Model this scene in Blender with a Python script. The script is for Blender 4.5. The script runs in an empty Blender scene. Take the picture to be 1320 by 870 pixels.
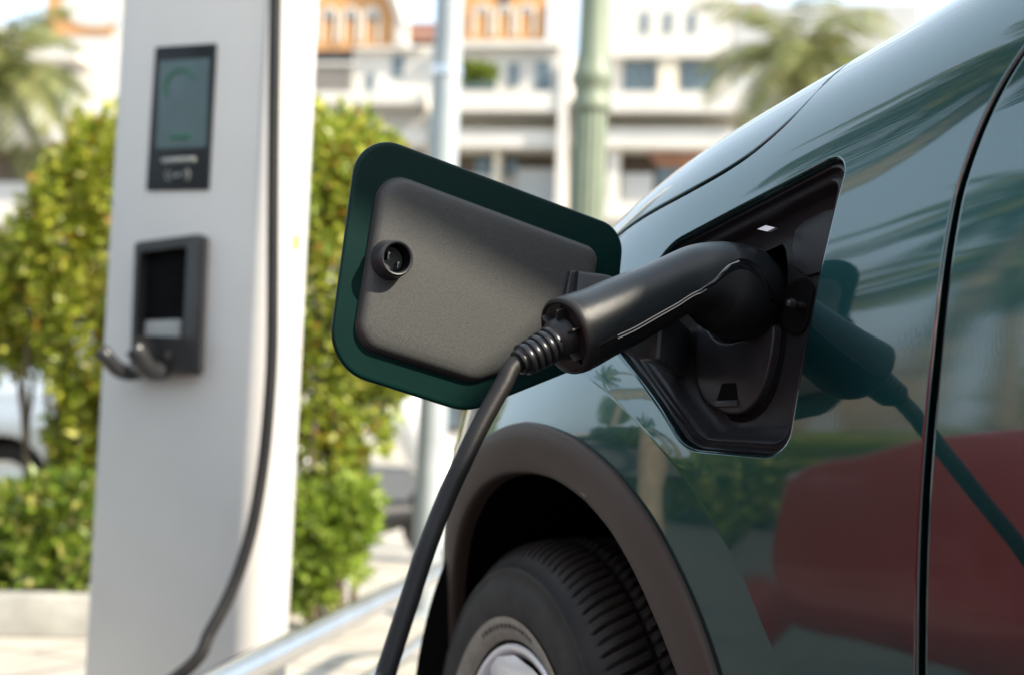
import bpy, bmesh, math, random
import numpy as np
from mathutils import Vector, Matrix
from mathutils.geometry import delaunay_2d_cdt

R = math.radians
rng = random.Random(7)
scene = bpy.context.scene
col = scene.collection

# ------------------------------------------------------------------ camera
FPX, HOR, ROLL, CH = 1833.0, 560.0, R(2.2), 0.79
_p = math.atan((HOR - 435) / FPX)
FW = np.array([0, math.cos(_p), math.sin(_p)])
_up = np.array([0, -math.sin(_p), math.cos(_p)])
_rt = np.array([1.0, 0, 0])
RT = _rt * math.cos(ROLL) + _up * math.sin(ROLL)
UP = _up * math.cos(ROLL) - _rt * math.sin(ROLL)
CAM = np.array([0, 0, CH])

def ray(x, y):
    return FW + RT * ((x - 660) / FPX) - UP * ((y - 435) / FPX)

def pt(x, y, d):
    """world point at horizontal depth d (world Y) along a sight line of the photo"""
    r = ray(x, y)
    return CAM + r * (d / r[1])

def on_plane(x, y, p0, n):
    r = ray(x, y)
    return CAM + r * (np.dot(p0 - CAM, n) / np.dot(r, n))

camd = bpy.data.cameras.new("camera")
cam = bpy.data.objects.new("camera", camd)
col.objects.link(cam)
M = Matrix(((RT[0], UP[0], -FW[0], CAM[0]), (RT[1], UP[1], -FW[1], CAM[1]),
            (RT[2], UP[2], -FW[2], CAM[2]), (0, 0, 0, 1)))
cam.matrix_world = M
camd.sensor_width = 36
camd.lens = 50
camd.clip_start = 0.05
camd.clip_end = 4000
camd.dof.use_dof = True
camd.dof.focus_distance = 1.30
camd.dof.aperture_fstop = 4.1
camd.dof.aperture_blades = 0
scene.camera = cam

# ------------------------------------------------------------------ materials
def new_mat(name):
    m = bpy.data.materials.new(name)
    m.use_nodes = True
    nt = m.node_tree
    b = nt.nodes["Principled BSDF"]
    return m, nt, b

def mat(name, color, rough=0.6, metal=0.0, var=0.12, scale=8.0, bump=0.0, bscale=200.0,
        coat=0.0, spec=0.5, rvar=0.0, dirt=None, emit=None):
    """principled surface with noise-driven colour/roughness variation in object space"""
    m, nt, b = new_mat(name)
    N = nt.nodes; L = nt.links
    tc = N.new("ShaderNodeTexCoord")
    nz = N.new("ShaderNodeTexNoise"); nz.inputs["Scale"].default_value = scale
    nz.inputs["Detail"].default_value = 6; nz.inputs["Roughness"].default_value = 0.65
    L.new(tc.outputs["Object"], nz.inputs["Vector"])
    rp = N.new("ShaderNodeValToRGB")
    c = color
    d = dirt or tuple(x * (1 - var) for x in c)
    rp.color_ramp.elements[0].position = 0.3; rp.color_ramp.elements[1].position = 0.7
    rp.color_ramp.elements[0].color = (*d, 1)
    rp.color_ramp.elements[1].color = (*[min(1, x * (1 + var)) for x in c], 1)
    L.new(nz.outputs["Fac"], rp.inputs["Fac"])
    L.new(rp.outputs["Color"], b.inputs["Base Color"])
    b.inputs["Roughness"].default_value = rough
    b.inputs["Metallic"].default_value = metal
    b.inputs["Specular IOR Level"].default_value = spec
    b.inputs["Coat Weight"].default_value = coat
    b.inputs["Coat Roughness"].default_value = 0.02
    if rvar:
        mr = N.new("ShaderNodeMapRange")
        mr.inputs["To Min"].default_value = max(0, rough - rvar); mr.inputs["To Max"].default_value = min(1, rough + rvar)
        L.new(nz.outputs["Fac"], mr.inputs["Value"]); L.new(mr.outputs["Result"], b.inputs["Roughness"])
    if bump:
        n2 = N.new("ShaderNodeTexNoise"); n2.inputs["Scale"].default_value = bscale
        n2.inputs["Detail"].default_value = 3
        L.new(tc.outputs["Object"], n2.inputs["Vector"])
        bp = N.new("ShaderNodeBump"); bp.inputs["Strength"].default_value = bump
        bp.inputs["Distance"].default_value = 0.001
        L.new(n2.outputs["Fac"], bp.inputs["Height"]); L.new(bp.outputs["Normal"], b.inputs["Normal"])
    if emit:
        b.inputs["Emission Color"].default_value = (*emit[0], 1); b.inputs["Emission Strength"].default_value = emit[1]
    return m

def paint_mat(name, color, metal=0.35, coat_ior=1.5):
    m, nt, b = new_mat(name)
    N = nt.nodes; L = nt.links
    tc = N.new("ShaderNodeTexCoord")
    v = N.new("ShaderNodeTexVoronoi"); v.inputs["Scale"].default_value = 2500
    L.new(tc.outputs["Object"], v.inputs["Vector"])
    mx = N.new("ShaderNodeMixRGB"); mx.blend_type = "MIX"
    mx.inputs[1].default_value = (*color, 1); mx.inputs[2].default_value = (*[min(1, c * 1.9 + .004) for c in color], 1)
    sp = N.new("ShaderNodeSeparateColor"); L.new(v.outputs["Color"], sp.inputs["Color"])
    mp = N.new("ShaderNodeMapRange"); mp.inputs["From Min"].default_value = .7
    L.new(sp.outputs["Red"], mp.inputs["Value"]); L.new(mp.outputs["Result"], mx.inputs["Fac"])
    L.new(mx.outputs["Color"], b.inputs["Base Color"])
    b.inputs["Metallic"].default_value = metal
    b.inputs["Roughness"].default_value = 0.27
    b.inputs["Coat Weight"].default_value = 1.0
    b.inputs["Coat IOR"].default_value = coat_ior
    # light dust film on the lacquer
    nz = N.new("ShaderNodeTexNoise"); nz.inputs["Scale"].default_value = 30; nz.inputs["Detail"].default_value = 8
    L.new(tc.outputs["Object"], nz.inputs["Vector"])
    mr = N.new("ShaderNodeMapRange"); mr.inputs["To Min"].default_value = 0.012; mr.inputs["To Max"].default_value = 0.045
    L.new(nz.outputs["Fac"], mr.inputs["Value"]); L.new(mr.outputs["Result"], b.inputs["Coat Roughness"])
    # orange peel
    n2 = N.new("ShaderNodeTexNoise"); n2.inputs["Scale"].default_value = 260; n2.inputs["Detail"].default_value = 1
    L.new(tc.outputs["Object"], n2.inputs["Vector"])
    bp = N.new("ShaderNodeBump"); bp.inputs["Strength"].default_value = 0.003; bp.inputs["Distance"].default_value = 0.001
    L.new(n2.outputs["Fac"], bp.inputs["Height"]); L.new(bp.outputs["Normal"], b.inputs["Coat Normal"])
    return m

def glass_mat(name, tint=(.02, .03, .03)):
    m, nt, b = new_mat(name)
    b.inputs["Base Color"].default_value = (*tint, 1)
    b.inputs["Roughness"].default_value = 0.03
    b.inputs["Specular IOR Level"].default_value = 0.6
    return m

def leaf_mat(name):
    m, nt, b = new_mat(name)
    N = nt.nodes; L = nt.links
    at = N.new("ShaderNodeAttribute"); at.attribute_name = "tint"
    L.new(at.outputs["Color"], b.inputs["Base Color"])
    b.inputs["Roughness"].default_value = 0.38
    tr = N.new("ShaderNodeBsdfTranslucent"); L.new(at.outputs["Color"], tr.inputs["Color"])
    mx = N.new("ShaderNodeMixShader"); mx.inputs[0].default_value = 0.4
    L.new(b.outputs[0], mx.inputs[1]); L.new(tr.outputs[0], mx.inputs[2])
    L.new(mx.outputs[0], N["Material Output"].inputs["Surface"])
    return m

MT = {}
MT["paint"] = paint_mat("green_paint", (0.003, 0.043, 0.046), .88, 1.9)
MT["paint_in"] = mat("green_paint_inside", (0.0012, 0.014, 0.0115), .35, .1, .1, 30, .02, 800, coat=0, spec=.12)
MT["red_paint"] = paint_mat("red_paint", (0.28, 0.010, 0.016), .1)
MT["silver_paint"] = paint_mat("silver_paint", (0.55, 0.57, 0.58), .6)
MT["clad"] = mat("cladding_plastic", (0.042, 0.031, 0.025), .5, 0, .25, 5, .25, 1500, rvar=.08, dirt=(.058, .044, .035), spec=0.22)
MT["black"] = mat("black_plastic", (0.012, 0.013, 0.014), .42, 0, .2, 20, .12, 1800, rvar=.06, spec=0.32)
MT["black2"] = mat("dark_plastic_satin", (0.022, 0.023, 0.025), .36, 0, .2, 25, .15, 1500, rvar=.07, spec=0.32)
MT["void"] = mat("liner_shade_black", (0.006, 0.006, 0.006), .95, 0, .2, 20, spec=.05)  # near-black: wheel-well liner, and shade painted into gaps, holes and recesses
MT["gasket"] = mat("gasket_rubber", (0.010, 0.010, 0.011), .3, 0, .2, 30, spec=0.35)
MT["gun"] = mat("gun_shell", (0.009, 0.0105, 0.0115), .31, 0, .08, 12, .22, 1800, rvar=.03, spec=0.34)
MT["gun_low"] = mat("gun_lower_shell", (0.006, 0.0065, 0.007), .42, 0, .1, 12, .35, 1400, spec=0.3)  # darker than the upper shell: its shade is put into the colour
MT["gloss"] = mat("gloss_black", (0.006, 0.006, 0.007), .06, 0, .1, 10, coat=1)
MT["cap"] = mat("end_cap_plastic", (0.013, 0.0115, 0.011), .45, 0, .2, 30, .1, 900, spec=0.3)
MT["cable"] = mat("cable_rubber", (0.006, 0.0058, 0.006), .5, 0, .3, 14, .2, 400, rvar=.08, dirt=(.017, .0155, .015), spec=0.2)
MT["flap_in"] = mat("flap_inner_plastic", (0.039, 0.040, 0.0375), .48, 0, .34, 700, .25, 1300, rvar=.06, spec=0.3)
MT["rubber"] = mat("tyre_rubber", (0.009, 0.0088, 0.0088), .6, 0, .4, 22, .3, 300, rvar=.12, dirt=(.026, .020, .016), spec=0.2)
MT["rubber_sheen"] = mat("tyre_bead_sheen", (0.24, 0.22, 0.175), .45, 0, .25, 30, .2, 300)  # pale colour stands in for light reflected by the glossy bead
MT["alloy"] = mat("silver_alloy", (0.80, 0.80, 0.80), .32, .25, .05, 10, coat=.4)
MT["dark_metal"] = mat("dark_metal", (0.05, 0.05, 0.052), .4, .8, .1, 10)
MT["white_steel"] = mat("white_powder_coat", (0.48, 0.466, 0.44), .42, 0, .04, 3, .06, 500, rvar=.05)
MT["bezel"] = mat("screen_bezel", (0.012, 0.014, 0.016), .18, 0, .1, 5, spec=0.18)
MT["screen"] = mat("lcd_screen", (0.035, 0.05, 0.053), .25, 0, .35, 9, emit=((.12, .20, .21), .16), spec=0.2)
MT["scr_green"] = mat("lcd_green", (0.02, 0.075, 0.045), .3, 0, .1, 9, emit=((.05, .16, .10), .12), spec=0.2)
MT["mark"] = mat("grey_marking", (0.30, 0.30, 0.28), .5, 0, .1, 9)
MT["holder"] = mat("holder_plastic", (0.030, 0.030, 0.031), .22, 0, .15, 10, rvar=.06, spec=0.35)
MT["steel"] = mat("stainless", (0.62, 0.62, 0.63), .22, 1, .1, 6, .03, 60, rvar=.08)
MT["galv"] = mat("painted_grey_pole", (0.33, 0.36, 0.37), .45, .1, .12, 5, .05, 60)
MT["lamp_green"] = mat("lamp_post_green", (0.16, 0.19, 0.13), .5, 0, .15, 6, .1, 80)
MT["stone"] = mat("kerb_stone", (0.30, 0.29, 0.26), .85, 0, .25, 6, .5, 60)
MT["soil"] = mat("soil", (0.10, 0.07, 0.05), .95, 0, .4, 10, .5, 30)
MT["bark"] = mat("bark", (0.13, 0.095, 0.065), .9, 0, .35, 15, .6, 40)
MT["palm_bark"] = mat("palm_bark", (0.27, 0.22, 0.16), .9, 0, .3, 8, .6, 20)
MT["leaf"] = leaf_mat("leaves")
MT["wall_white"] = mat("white_render", (0.60, 0.57, 0.52), .8, 0, .06, .7)
MT["wall_cream"] = mat("cream_render", (0.62, 0.56, 0.45), .8, 0, .08, .7)
MT["wall_grey"] = mat("grey_render", (0.46, 0.46, 0.45), .8, 0, .08, .7)
MT["orange"] = mat("orange_brick", (0.56, 0.29, 0.12), .85, 0, .12, 3)
MT["roof_tile"] = mat("roof_tile", (0.30, 0.16, 0.12), .8, 0, .2, 2)
MT["win"] = glass_mat("window_glass", (.10, .14, .16))
MT["recess"] = mat("recess_shade_brown", (0.10, 0.075, 0.05), .8, 0, .5, 1.2)  # flat dark brown fill; the recesses' shade is put into the colour
MT["blue"] = mat("blue_canvas", (0.03, 0.14, 0.42), .7, 0, .15, 2)
MT["carglass"] = glass_mat("car_glass", (.012, .016, .016))
MT["tail"] = mat("tail_light", (0.45, 0.03, 0.02), .15, 0, .1, 10)
MT["white_plastic"] = mat("white_plastic", (0.80, 0.80, 0.80), .25, 0, .05, 6)

def ground_mat():
    m, nt, b = new_mat("paving")
    N = nt.nodes; L = nt.links
    tc = N.new("ShaderNodeTexCoord")
    mp = N.new("ShaderNodeMapping"); mp.inputs["Rotation"].default_value = (0, 0, R(27)); L.new(tc.outputs["Object"], mp.inputs["Vector"])
    br = N.new("ShaderNodeTexBrick")
    br.inputs["Scale"].default_value = 1.0
    br.inputs["Brick Width"].default_value = .6; br.inputs["Row Height"].default_value = .4
    br.inputs["Mortar Size"].default_value = .012
    br.inputs["Color1"].default_value = (.47, .43, .36, 1); br.inputs["Color2"].default_value = (.38, .35, .30, 1)
    br.inputs["Mortar"].default_value = (.15, .13, .11, 1)
    L.new(mp.outputs["Vector"], br.inputs["Vector"])
    nz = N.new("ShaderNodeTexNoise"); nz.inputs["Scale"].default_value = 2.2; nz.inputs["Detail"].default_value = 8
    L.new(tc.outputs["Object"], nz.inputs["Vector"])
    mx = N.new("ShaderNodeMixRGB"); mx.blend_type = "MULTIPLY"; mx.inputs["Fac"].default_value = .6
    cr = N.new("ShaderNodeValToRGB"); cr.color_ramp.elements[0].position = .35; cr.color_ramp.elements[1].position = .65
    cr.color_ramp.elements[0].color = (.6, .58, .55, 1); cr.color_ramp.elements[1].color = (1, 1, 1, 1)
    L.new(nz.outputs["Fac"], cr.inputs["Fac"])
    L.new(br.outputs["Color"], mx.inputs[1]); L.new(cr.outputs["Color"], mx.inputs[2])
    L.new(mx.outputs["Color"], b.inputs["Base Color"])
    b.inputs["Roughness"].default_value = .85
    return m
MT["paving"] = ground_mat()
MT["asphalt"] = mat("asphalt", (0.06, 0.06, 0.058), .9, 0, .25, 3, .4, 80)

# ------------------------------------------------------------------ mesh helpers
def link(name, me, m, parent=None):
    o = bpy.data.objects.new(name, me)
    col.objects.link(o)
    if m is not None and len(me.materials) == 0:
        me.materials.append(MT[m] if isinstance(m, str) else m)
    if parent is not None:
        o.parent = parent
        if parent.type == "EMPTY" and not parent.get("_local"):
            o.matrix_parent_inverse = Matrix.Translation(-Vector(parent.location))
    return o

class MB:
    def __init__(s):
        s.v = []; s.f = []
    def add(s, vs, fs):
        k = len(s.v)
        s.v += [tuple(float(c) for c in p) for p in vs]
        s.f += [tuple(i + k for i in f) for f in fs]
        return s
    def quad_grid(s, G, close_u=False, close_v=False, flip=False):
        """G: (nu,nv,3)"""
        G = np.asarray(G); nu, nv = G.shape[:2]
        fs = []
        for i in range(nu if close_u else nu - 1):
            for j in range(nv if close_v else nv - 1):
                a = i * nv + j; b = ((i + 1) % nu) * nv + j
                c = ((i + 1) % nu) * nv + (j + 1) % nv; d = i * nv + (j + 1) % nv
                fs.append((a, d, c, b) if flip else (a, b, c, d))
        return s.add(G.reshape(-1, 3), fs)
    def box(s, c, size, rot=None, bev=0.0):
        """centre, full sizes, optional 3x3 rotation; bev bevels all edges"""
        bm = bmesh.new()
        bmesh.ops.create_cube(bm, size=1)
        for v in bm.verts:
            v.co = Vector((v.co.x * size[0], v.co.y * size[1], v.co.z * size[2]))
        if bev > 0:
            bmesh.ops.bevel(bm, geom=bm.edges[:], offset=bev, segments=2, profile=.5, affect="EDGES")
        bm.verts.index_update()
        Rm = np.eye(3) if rot is None else np.asarray(rot)
        s.add([np.asarray(c) + Rm @ np.array(v.co) for v in bm.verts], [[v.index for v in f.verts] for f in bm.faces])
        bm.free()
        return s
    def tube(s, pts, rad, n=16, cap=True):
        pts = np.asarray(pts, float)
        rad = np.broadcast_to(np.asarray(rad, float), (len(pts),))
        T = np.gradient(pts, axis=0); T /= np.linalg.norm(T, axis=1)[:, None]
        a = np.array([0, 0, 1.0]) if abs(T[0][2]) < .9 else np.array([1.0, 0, 0])
        x = np.cross(a, T[0]); x /= np.linalg.norm(x)
        G = []
        for p, t, r in zip(pts, T, rad):
            x = x - t * np.dot(x, t); x /= np.linalg.norm(x); y = np.cross(t, x)
            th = np.linspace(0, 2 * np.pi, n, endpoint=False)
            G.append(p + r * (np.cos(th)[:, None] * x + np.sin(th)[:, None] * y))
        k = len(s.v)
        s.quad_grid(np.array(G), close_v=True, flip=True)
        if cap:
            m = len(pts)
            s.f.append(tuple(k + j for j in range(n)))
            s.f.append(tuple(k + (m - 1) * n + j for j in reversed(range(n))))
        return s
    def lathe(s, prof, origin, axis, n=48, a0=0, a1=2 * math.pi):
        """prof: list of (r, h) ; revolve about axis"""
        axis = np.asarray(axis, float); axis /= np.linalg.norm(axis)
        a = np.array([0, 0, 1.0]) if abs(axis[2]) < .9 else np.array([1.0, 0, 0])
        x = np.cross(a, axis); x /= np.linalg.norm(x); y = np.cross(axis, x)
        full = abs(a1 - a0 - 2 * math.pi) < 1e-6
        th = np.linspace(a0, a1, n, endpoint=not full)
        G = np.array([[np.asarray(origin) + axis * h + r * (math.cos(t) * x + math.sin(t) * y) for (r, h) in prof] for t in th])
        return s.quad_grid(G, close_u=full)
    def prism(s, poly, o, e1, e2, e3, h0, h1, bev=0.0):
        """polygon in (e1,e2) extruded along e3 from h0 to h1, with a bevelled far edge"""
        o, e1, e2, e3 = map(np.asarray, (o, e1, e2, e3))
        P = np.asarray(poly, float); n = len(P)
        area = .5 * np.sum(P[:, 0] * np.roll(P[:, 1], -1) - np.roll(P[:, 0], -1) * P[:, 1])
        if area < 0: P = P[::-1]
        rows = [(0, h0)]
        if bev > 0:
            sg = 1 if h1 > h0 else -1
            for th in np.linspace(0, np.pi / 2, 5):
                rows.append((bev * (1 - math.cos(th)), h1 - sg * bev * (1 - math.sin(th))))
        else:
            rows.append((0, h1))
        G = []
        for off, h in rows:
            Q = inset(P, off) if off > 0 else P
            G.append([o + e1 * q[0] + e2 * q[1] + e3 * h for q in Q])
        k = len(s.v)
        s.quad_grid(np.array(G), close_v=True, flip=(h1 > h0))
        m = len(rows)
        s.f.append(tuple(k + (m - 1) * n + j for j in range(n)))
        s.f.append(tuple(k + j for j in reversed(range(n))))
        return s
    def build(s, name, m, parent=None, smooth=True, angle=35, fixn=True):
        me = bpy.data.meshes.new(name)
        me.from_pydata(s.v, [], s.f)
        me.validate()
        if fixn:
            bm = bmesh.new(); bm.from_mesh(me)
            bmesh.ops.recalc_face_normals(bm, faces=bm.faces[:]); bm.to_mesh(me); bm.free()
        if smooth:
            me.shade_smooth(); me.set_sharp_from_angle(angle=R(angle))
        me.update()
        return link(name, me, m, parent)

def inset(P, off):
    """parallel offset inward of a CCW polygon (vertex normals)"""
    P = np.asarray(P, float)
    d1 = P - np.roll(P, 1, 0); d2 = np.roll(P, -1, 0) - P
    d1 /= np.linalg.norm(d1, axis=1)[:, None] + 1e-12; d2 /= np.linalg.norm(d2, axis=1)[:, None] + 1e-12
    n1 = np.c_[-d1[:, 1], d1[:, 0]]; n2 = np.c_[-d2[:, 1], d2[:, 0]]
    nn = n1 + n2; L = (nn * nn).sum(1)[:, None]
    nn = 2 * nn / np.maximum(L, .5)
    return P + nn * off

def round_poly(C, rad, seg=8, step=None):
    """rounded polygon from sharp corners; optional resampling step along the edges"""
    C = np.asarray(C, float); n = len(C); out = []
    rad = np.broadcast_to(np.asarray(rad, float), (n,))
    for i in range(n):
        p, a, b = C[i], C[i - 1], C[(i + 1) % n]
        u = a - p; v = b - p
        lu, lv = np.linalg.norm(u), np.linalg.norm(v); u /= lu; v /= lv
        ang = math.acos(np.clip(u @ v, -1, 1)); t = rad[i] / math.tan(ang / 2)
        t = min(t, .49 * lu, .49 * lv); r = t * math.tan(ang / 2)
        bis = (u + v) / np.linalg.norm(u + v); c = p + bis * (r / math.sin(ang / 2))
        s0 = p + u * t - c; s1 = p + v * t - c
        a0 = math.atan2(s0[1], s0[0]); a1 = math.atan2(s1[1], s1[0])
        da = (a1 - a0 + math.pi) % (2 * math.pi) - math.pi
        for k in range(seg + 1):
            th = a0 + da * k / seg
            out.append(c + r * np.array([math.cos(th), math.sin(th)]))
    out = np.array(out)
    return resample(out, step, True) if step else out

def inset_corners(C, off):
    """true offset of a sharp CCW polygon"""
    C = np.asarray(C, float); n = len(C); L = []
    for i in range(n):
        d = C[(i + 1) % n] - C[i]; d /= np.linalg.norm(d)
        L.append((C[i] + np.array([-d[1], d[0]]) * off, d))
    out = []
    for i in range(n):
        (p, d), (q, e) = L[i - 1], L[i]
        t = np.linalg.solve(np.c_[d, -e], q - p)[0]; out.append(p + d * t)
    return np.array(out)

def resample(P, step, closed=False):
    P = np.asarray(P, float)
    if closed: P = np.vstack([P, P[:1]])
    s = np.r_[0, np.cumsum(np.linalg.norm(np.diff(P, axis=0), axis=1))]
    n = max(2, int(round(s[-1] / step)) + 1); t = np.linspace(0, s[-1], n)
    Q = np.c_[[np.interp(t, s, P[:, k]) for k in range(P.shape[1])]].T
    return Q[:-1] if closed else Q

def catmull(P, n=8):
    P = np.asarray(P, float); out = []
    Q = np.vstack([2 * P[0] - P[1], P, 2 * P[-1] - P[-2]])
    for i in range(1, len(Q) - 2):
        for k in range(n):
            t = k / n
            out.append(.5 * ((2 * Q[i]) + (-Q[i - 1] + Q[i + 1]) * t + (2 * Q[i - 1] - 5 * Q[i] + 4 * Q[i + 1] - Q[i + 2]) * t * t
                             + (-Q[i - 1] + 3 * Q[i] - 3 * Q[i + 1] + Q[i + 2]) * t ** 3))
    out.append(P[-1])
    return np.array(out)

def inside(P, Q):
    """points Q inside polygon P"""
    P = np.asarray(P); x, y = Q[:, 0], Q[:, 1]; r = np.zeros(len(Q), bool)
    j = len(P) - 1
    for i in range(len(P)):
        c = ((P[i, 1] > y) != (P[j, 1] > y)) & (x < (P[j, 0] - P[i, 0]) * (y - P[i, 1]) / (P[j, 1] - P[i, 1] + 1e-15) + P[i, 0])
        r ^= c; j = i
    return r

def dist_to(P, Q):
    """min distance of points Q to closed polyline P"""
    A = np.asarray(P); B = np.roll(A, -1, 0); d = np.full(len(Q), 1e9)
    for a, b in zip(A, B):
        ab = b - a; t = np.clip(((Q - a) @ ab) / (ab @ ab + 1e-15), 0, 1)
        d = np.minimum(d, np.linalg.norm(Q - (a + t[:, None] * ab), axis=1))
    return d

def sheet(outer, holes, step, extra=None):
    """constrained triangulation of a planar domain -> (verts2d, tris, loops as index lists)"""
    loops = [np.asarray(outer)] + [np.asarray(h) for h in holes]
    lo, hi = loops[0].min(0), loops[0].max(0)
    ys = np.arange(lo[1], hi[1], step * .866)
    pts = []
    for k, y in enumerate(ys):
        xs = np.arange(lo[0] + (k % 2) * step / 2, hi[0], step)
        pts.append(np.c_[xs, np.full(len(xs), y)])
    Q = np.vstack(pts)
    m = inside(loops[0], Q)
    for h in loops[1:]: m &= ~inside(h, Q)
    Q = Q[m]
    m = np.ones(len(Q), bool)
    for l in loops: m &= dist_to(l, Q) > step * .45
    Q = Q[m]
    if extra is not None and len(extra):
        X = np.asarray(extra); k = inside(loops[0], X) & (dist_to(loops[0], X) > .0012)
        for h in loops[1:]: k &= ~inside(h, X) & (dist_to(h, X) > .0012)
        X = X[k]
        near = np.array([np.min(np.abs(X - q).max(1)) < step * .35 for q in Q]); Q = np.vstack([Q[~near], X])
    V = []; E = []; LI = []
    for l in loops:
        k = len(V); n = len(l); V += [tuple(p) for p in l]
        E += [(k + i, k + (i + 1) % n) for i in range(n)]; LI.append(list(range(k, k + n)))
    V += [tuple(p) for p in Q]
    r = delaunay_2d_cdt([Vector((float(a), float(b))) for a, b in V], E, [], 0, 1e-7)
    ov = np.array([tuple(p) for p in r[0]]); tri = [tuple(t) for t in r[2]]
    orig = r[3]; back = {}
    for i, l in enumerate(orig):
        for j in l: back[j] = i
    cen = np.array([ov[list(t)].mean(0) for t in tri])
    m = inside(loops[0], cen)
    for h in loops[1:]: m &= ~inside(h, cen)
    tri = [t for t, k in zip(tri, m) if k]
    return ov, tri, [[back[i] for i in l] for l in LI]

def panel(name, m, parent, outer, holes, step, fpos, flange=.010, rad=.0022, extra=None):
    """curved sheet-metal panel: domain polygon lifted by fpos(a,s)->(pos,normal), every edge rolled over and turned in"""
    ov, tri, LI = sheet(outer, holes, step, extra)
    P, Nn = fpos(ov)
    V = [P]; NV = [Nn]; F = []
    for t in tri:
        a, b, c = (P[i] for i in t); n = np.cross(b - a, c - a)
        F.append(t if n @ Nn[t[0]] > 0 else t[::-1])
    base = len(P)
    for li, L in enumerate(LI):
        if rad <= 0: break
        L = list(L); n = len(L)
        p = P[L]; nn = Nn[L]
        tg = np.roll(p, -1, 0) - np.roll(p, 1, 0); tg /= np.linalg.norm(tg, axis=1)[:, None] + 1e-12
        out = np.cross(tg, nn)
        area = .5 * np.sum(ov[L][:, 0] * np.roll(ov[L][:, 1], -1) - np.roll(ov[L][:, 0], -1) * ov[L][:, 1])
        # orient away from the metal by testing in the domain
        q = ov[L]; d = np.roll(q, -1, 0) - np.roll(q, 1, 0); d /= np.linalg.norm(d, axis=1)[:, None] + 1e-12
        nd = np.c_[d[:, 1], -d[:, 0]] * (1 if area > 0 else -1)  # outward of this loop
        if li > 0: nd = -nd
        eps = 1e-3
        pe, _ = fpos(q + nd * eps)
        out = np.where((((pe - p) * out).sum(1) < 0)[:, None], -out, out)
        rows = [(p, nn)]
        for th in (R(30), R(60), R(90)):
            rows.append((p + out * rad * math.sin(th) - nn * rad * (1 - math.cos(th)), nn * math.cos(th) + out * math.sin(th)))
        rows.append((p + out * rad - nn * (rad + flange), out))
        ids = [L]
        for q_, n_ in rows[1:]:
            V.append(q_); NV.append(n_); ids.append(list(range(base, base + n))); base += n
        for k in range(len(ids) - 1):
            A, B = ids[k], ids[k + 1]
            for i in range(n):
                j = (i + 1) % n
                f = (A[i], A[j], B[j], B[i])
                VV = [rows[k][0][i], rows[k][0][j], rows[k + 1][0][j]]
                g = np.cross(VV[1] - VV[0], VV[2] - VV[0])
                F.append(f if g @ rows[k + 1][1][i] > 0 else f[::-1])
    V = np.vstack(V); NV = np.vstack(NV); NV /= np.linalg.norm(NV, axis=1)[:, None] + 1e-12
    me = bpy.data.meshes.new(name)
    me.from_pydata([tuple(v) for v in V.tolist()], [], F)
    me.shade_smooth(); me.update()
    me.normals_split_custom_set_from_vertices([tuple(n) for n in NV.tolist()])
    return link(name, me, m, parent)

def thing(name, label, cat, loc, group=None, local=False):
    o = bpy.data.objects.new(name, None); col.objects.link(o)
    o.empty_display_size = .1
    o.location = tuple(float(c) for c in loc)
    o["label"] = label; o["category"] = cat
    if group: o["group"] = group
    if local: o["_local"] = 1
    return o

def tag(o, label=None, cat=None, group=None, kind=None):
    if label: o["label"] = label
    if cat: o["category"] = cat
    if group: o["group"] = group
    if kind: o["kind"] = kind
    return o

# ------------------------------------------------------------------ body surface of the green car
YAW = R(27.0)
CU = np.array([-math.sin(YAW), math.cos(YAW), 0]); CN = np.array([-math.cos(YAW), -math.sin(YAW), 0])
CP = np.array([.2736, 1.18, 0]); ZUP = np.array([0, 0, 1.0])

def WP(q):
    q = np.asarray(q, float)
    return CP + q[..., :1] * CU + q[..., 1:2] * CN + q[..., 2:3] * ZUP

def smooth(x):
    x = np.clip(x, 0, 1)
    return x * x * x * (x * (6 * x - 15) + 10)

_ST = [0, .25, .5, .68, .79, .87, .93, .985, 1.035, 1.09, 1.26, 1.96]
_TT = [-5, -2, 0, 2, 7, 16, 30, 50, 64, 73, 81, 87]
_s = np.arange(0, 2.2, .00025)
_t = np.interp(_s, _ST, _TT); _k = int(.03 / .00025); _ker = np.hanning(2 * _k + 1); _ker /= _ker.sum()
_t = np.radians(np.convolve(np.pad(_t, _k, mode="edge"), _ker, "valid"))
_o = np.r_[0, np.cumsum(-np.sin(_t))[:-1]] * .00025
_z = np.r_[0, np.cumsum(np.cos(_t))[:-1]] * .00025 + .25
_o -= np.interp(.8, _z[:3000], _o[:3000])

def herm(x, xs, ys):
    xs = np.array(xs, float); ys = np.array(ys, float); m = np.gradient(ys, xs)
    i = np.clip(np.searchsorted(xs, x) - 1, 0, len(xs) - 2); h = xs[i + 1] - xs[i]; t = np.clip((x - xs[i]) / h, 0, 1)
    return (2*t**3-3*t**2+1)*ys[i] + (t**3-2*t*t+t)*h*m[i] + (-2*t**3+3*t*t)*ys[i+1] + (t**3-t*t)*h*m[i+1]

_OA = [-3.2, -2, -1, -.4, 0, .15, .3, .45, .58, .7, .8, .9, 1.05, 1.2, 1.32, 1.4]
_OO = [-.09, -.035, -.035, -.034, -.013, .004, .020, .028, .024, .006, -.022, -.066, -.155, -.28, -.42, -.62]
_DA = [-3.2, -1.2, -.5, -.09, .1, .2, .35, .5, .8, 1.1, 1.4]
_DD = [.1, .05, .025, -.018, -.067, -.092, -.134, -.190, -.25, -.31, -.4]
WCA, WCZ = .56, .34

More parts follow.
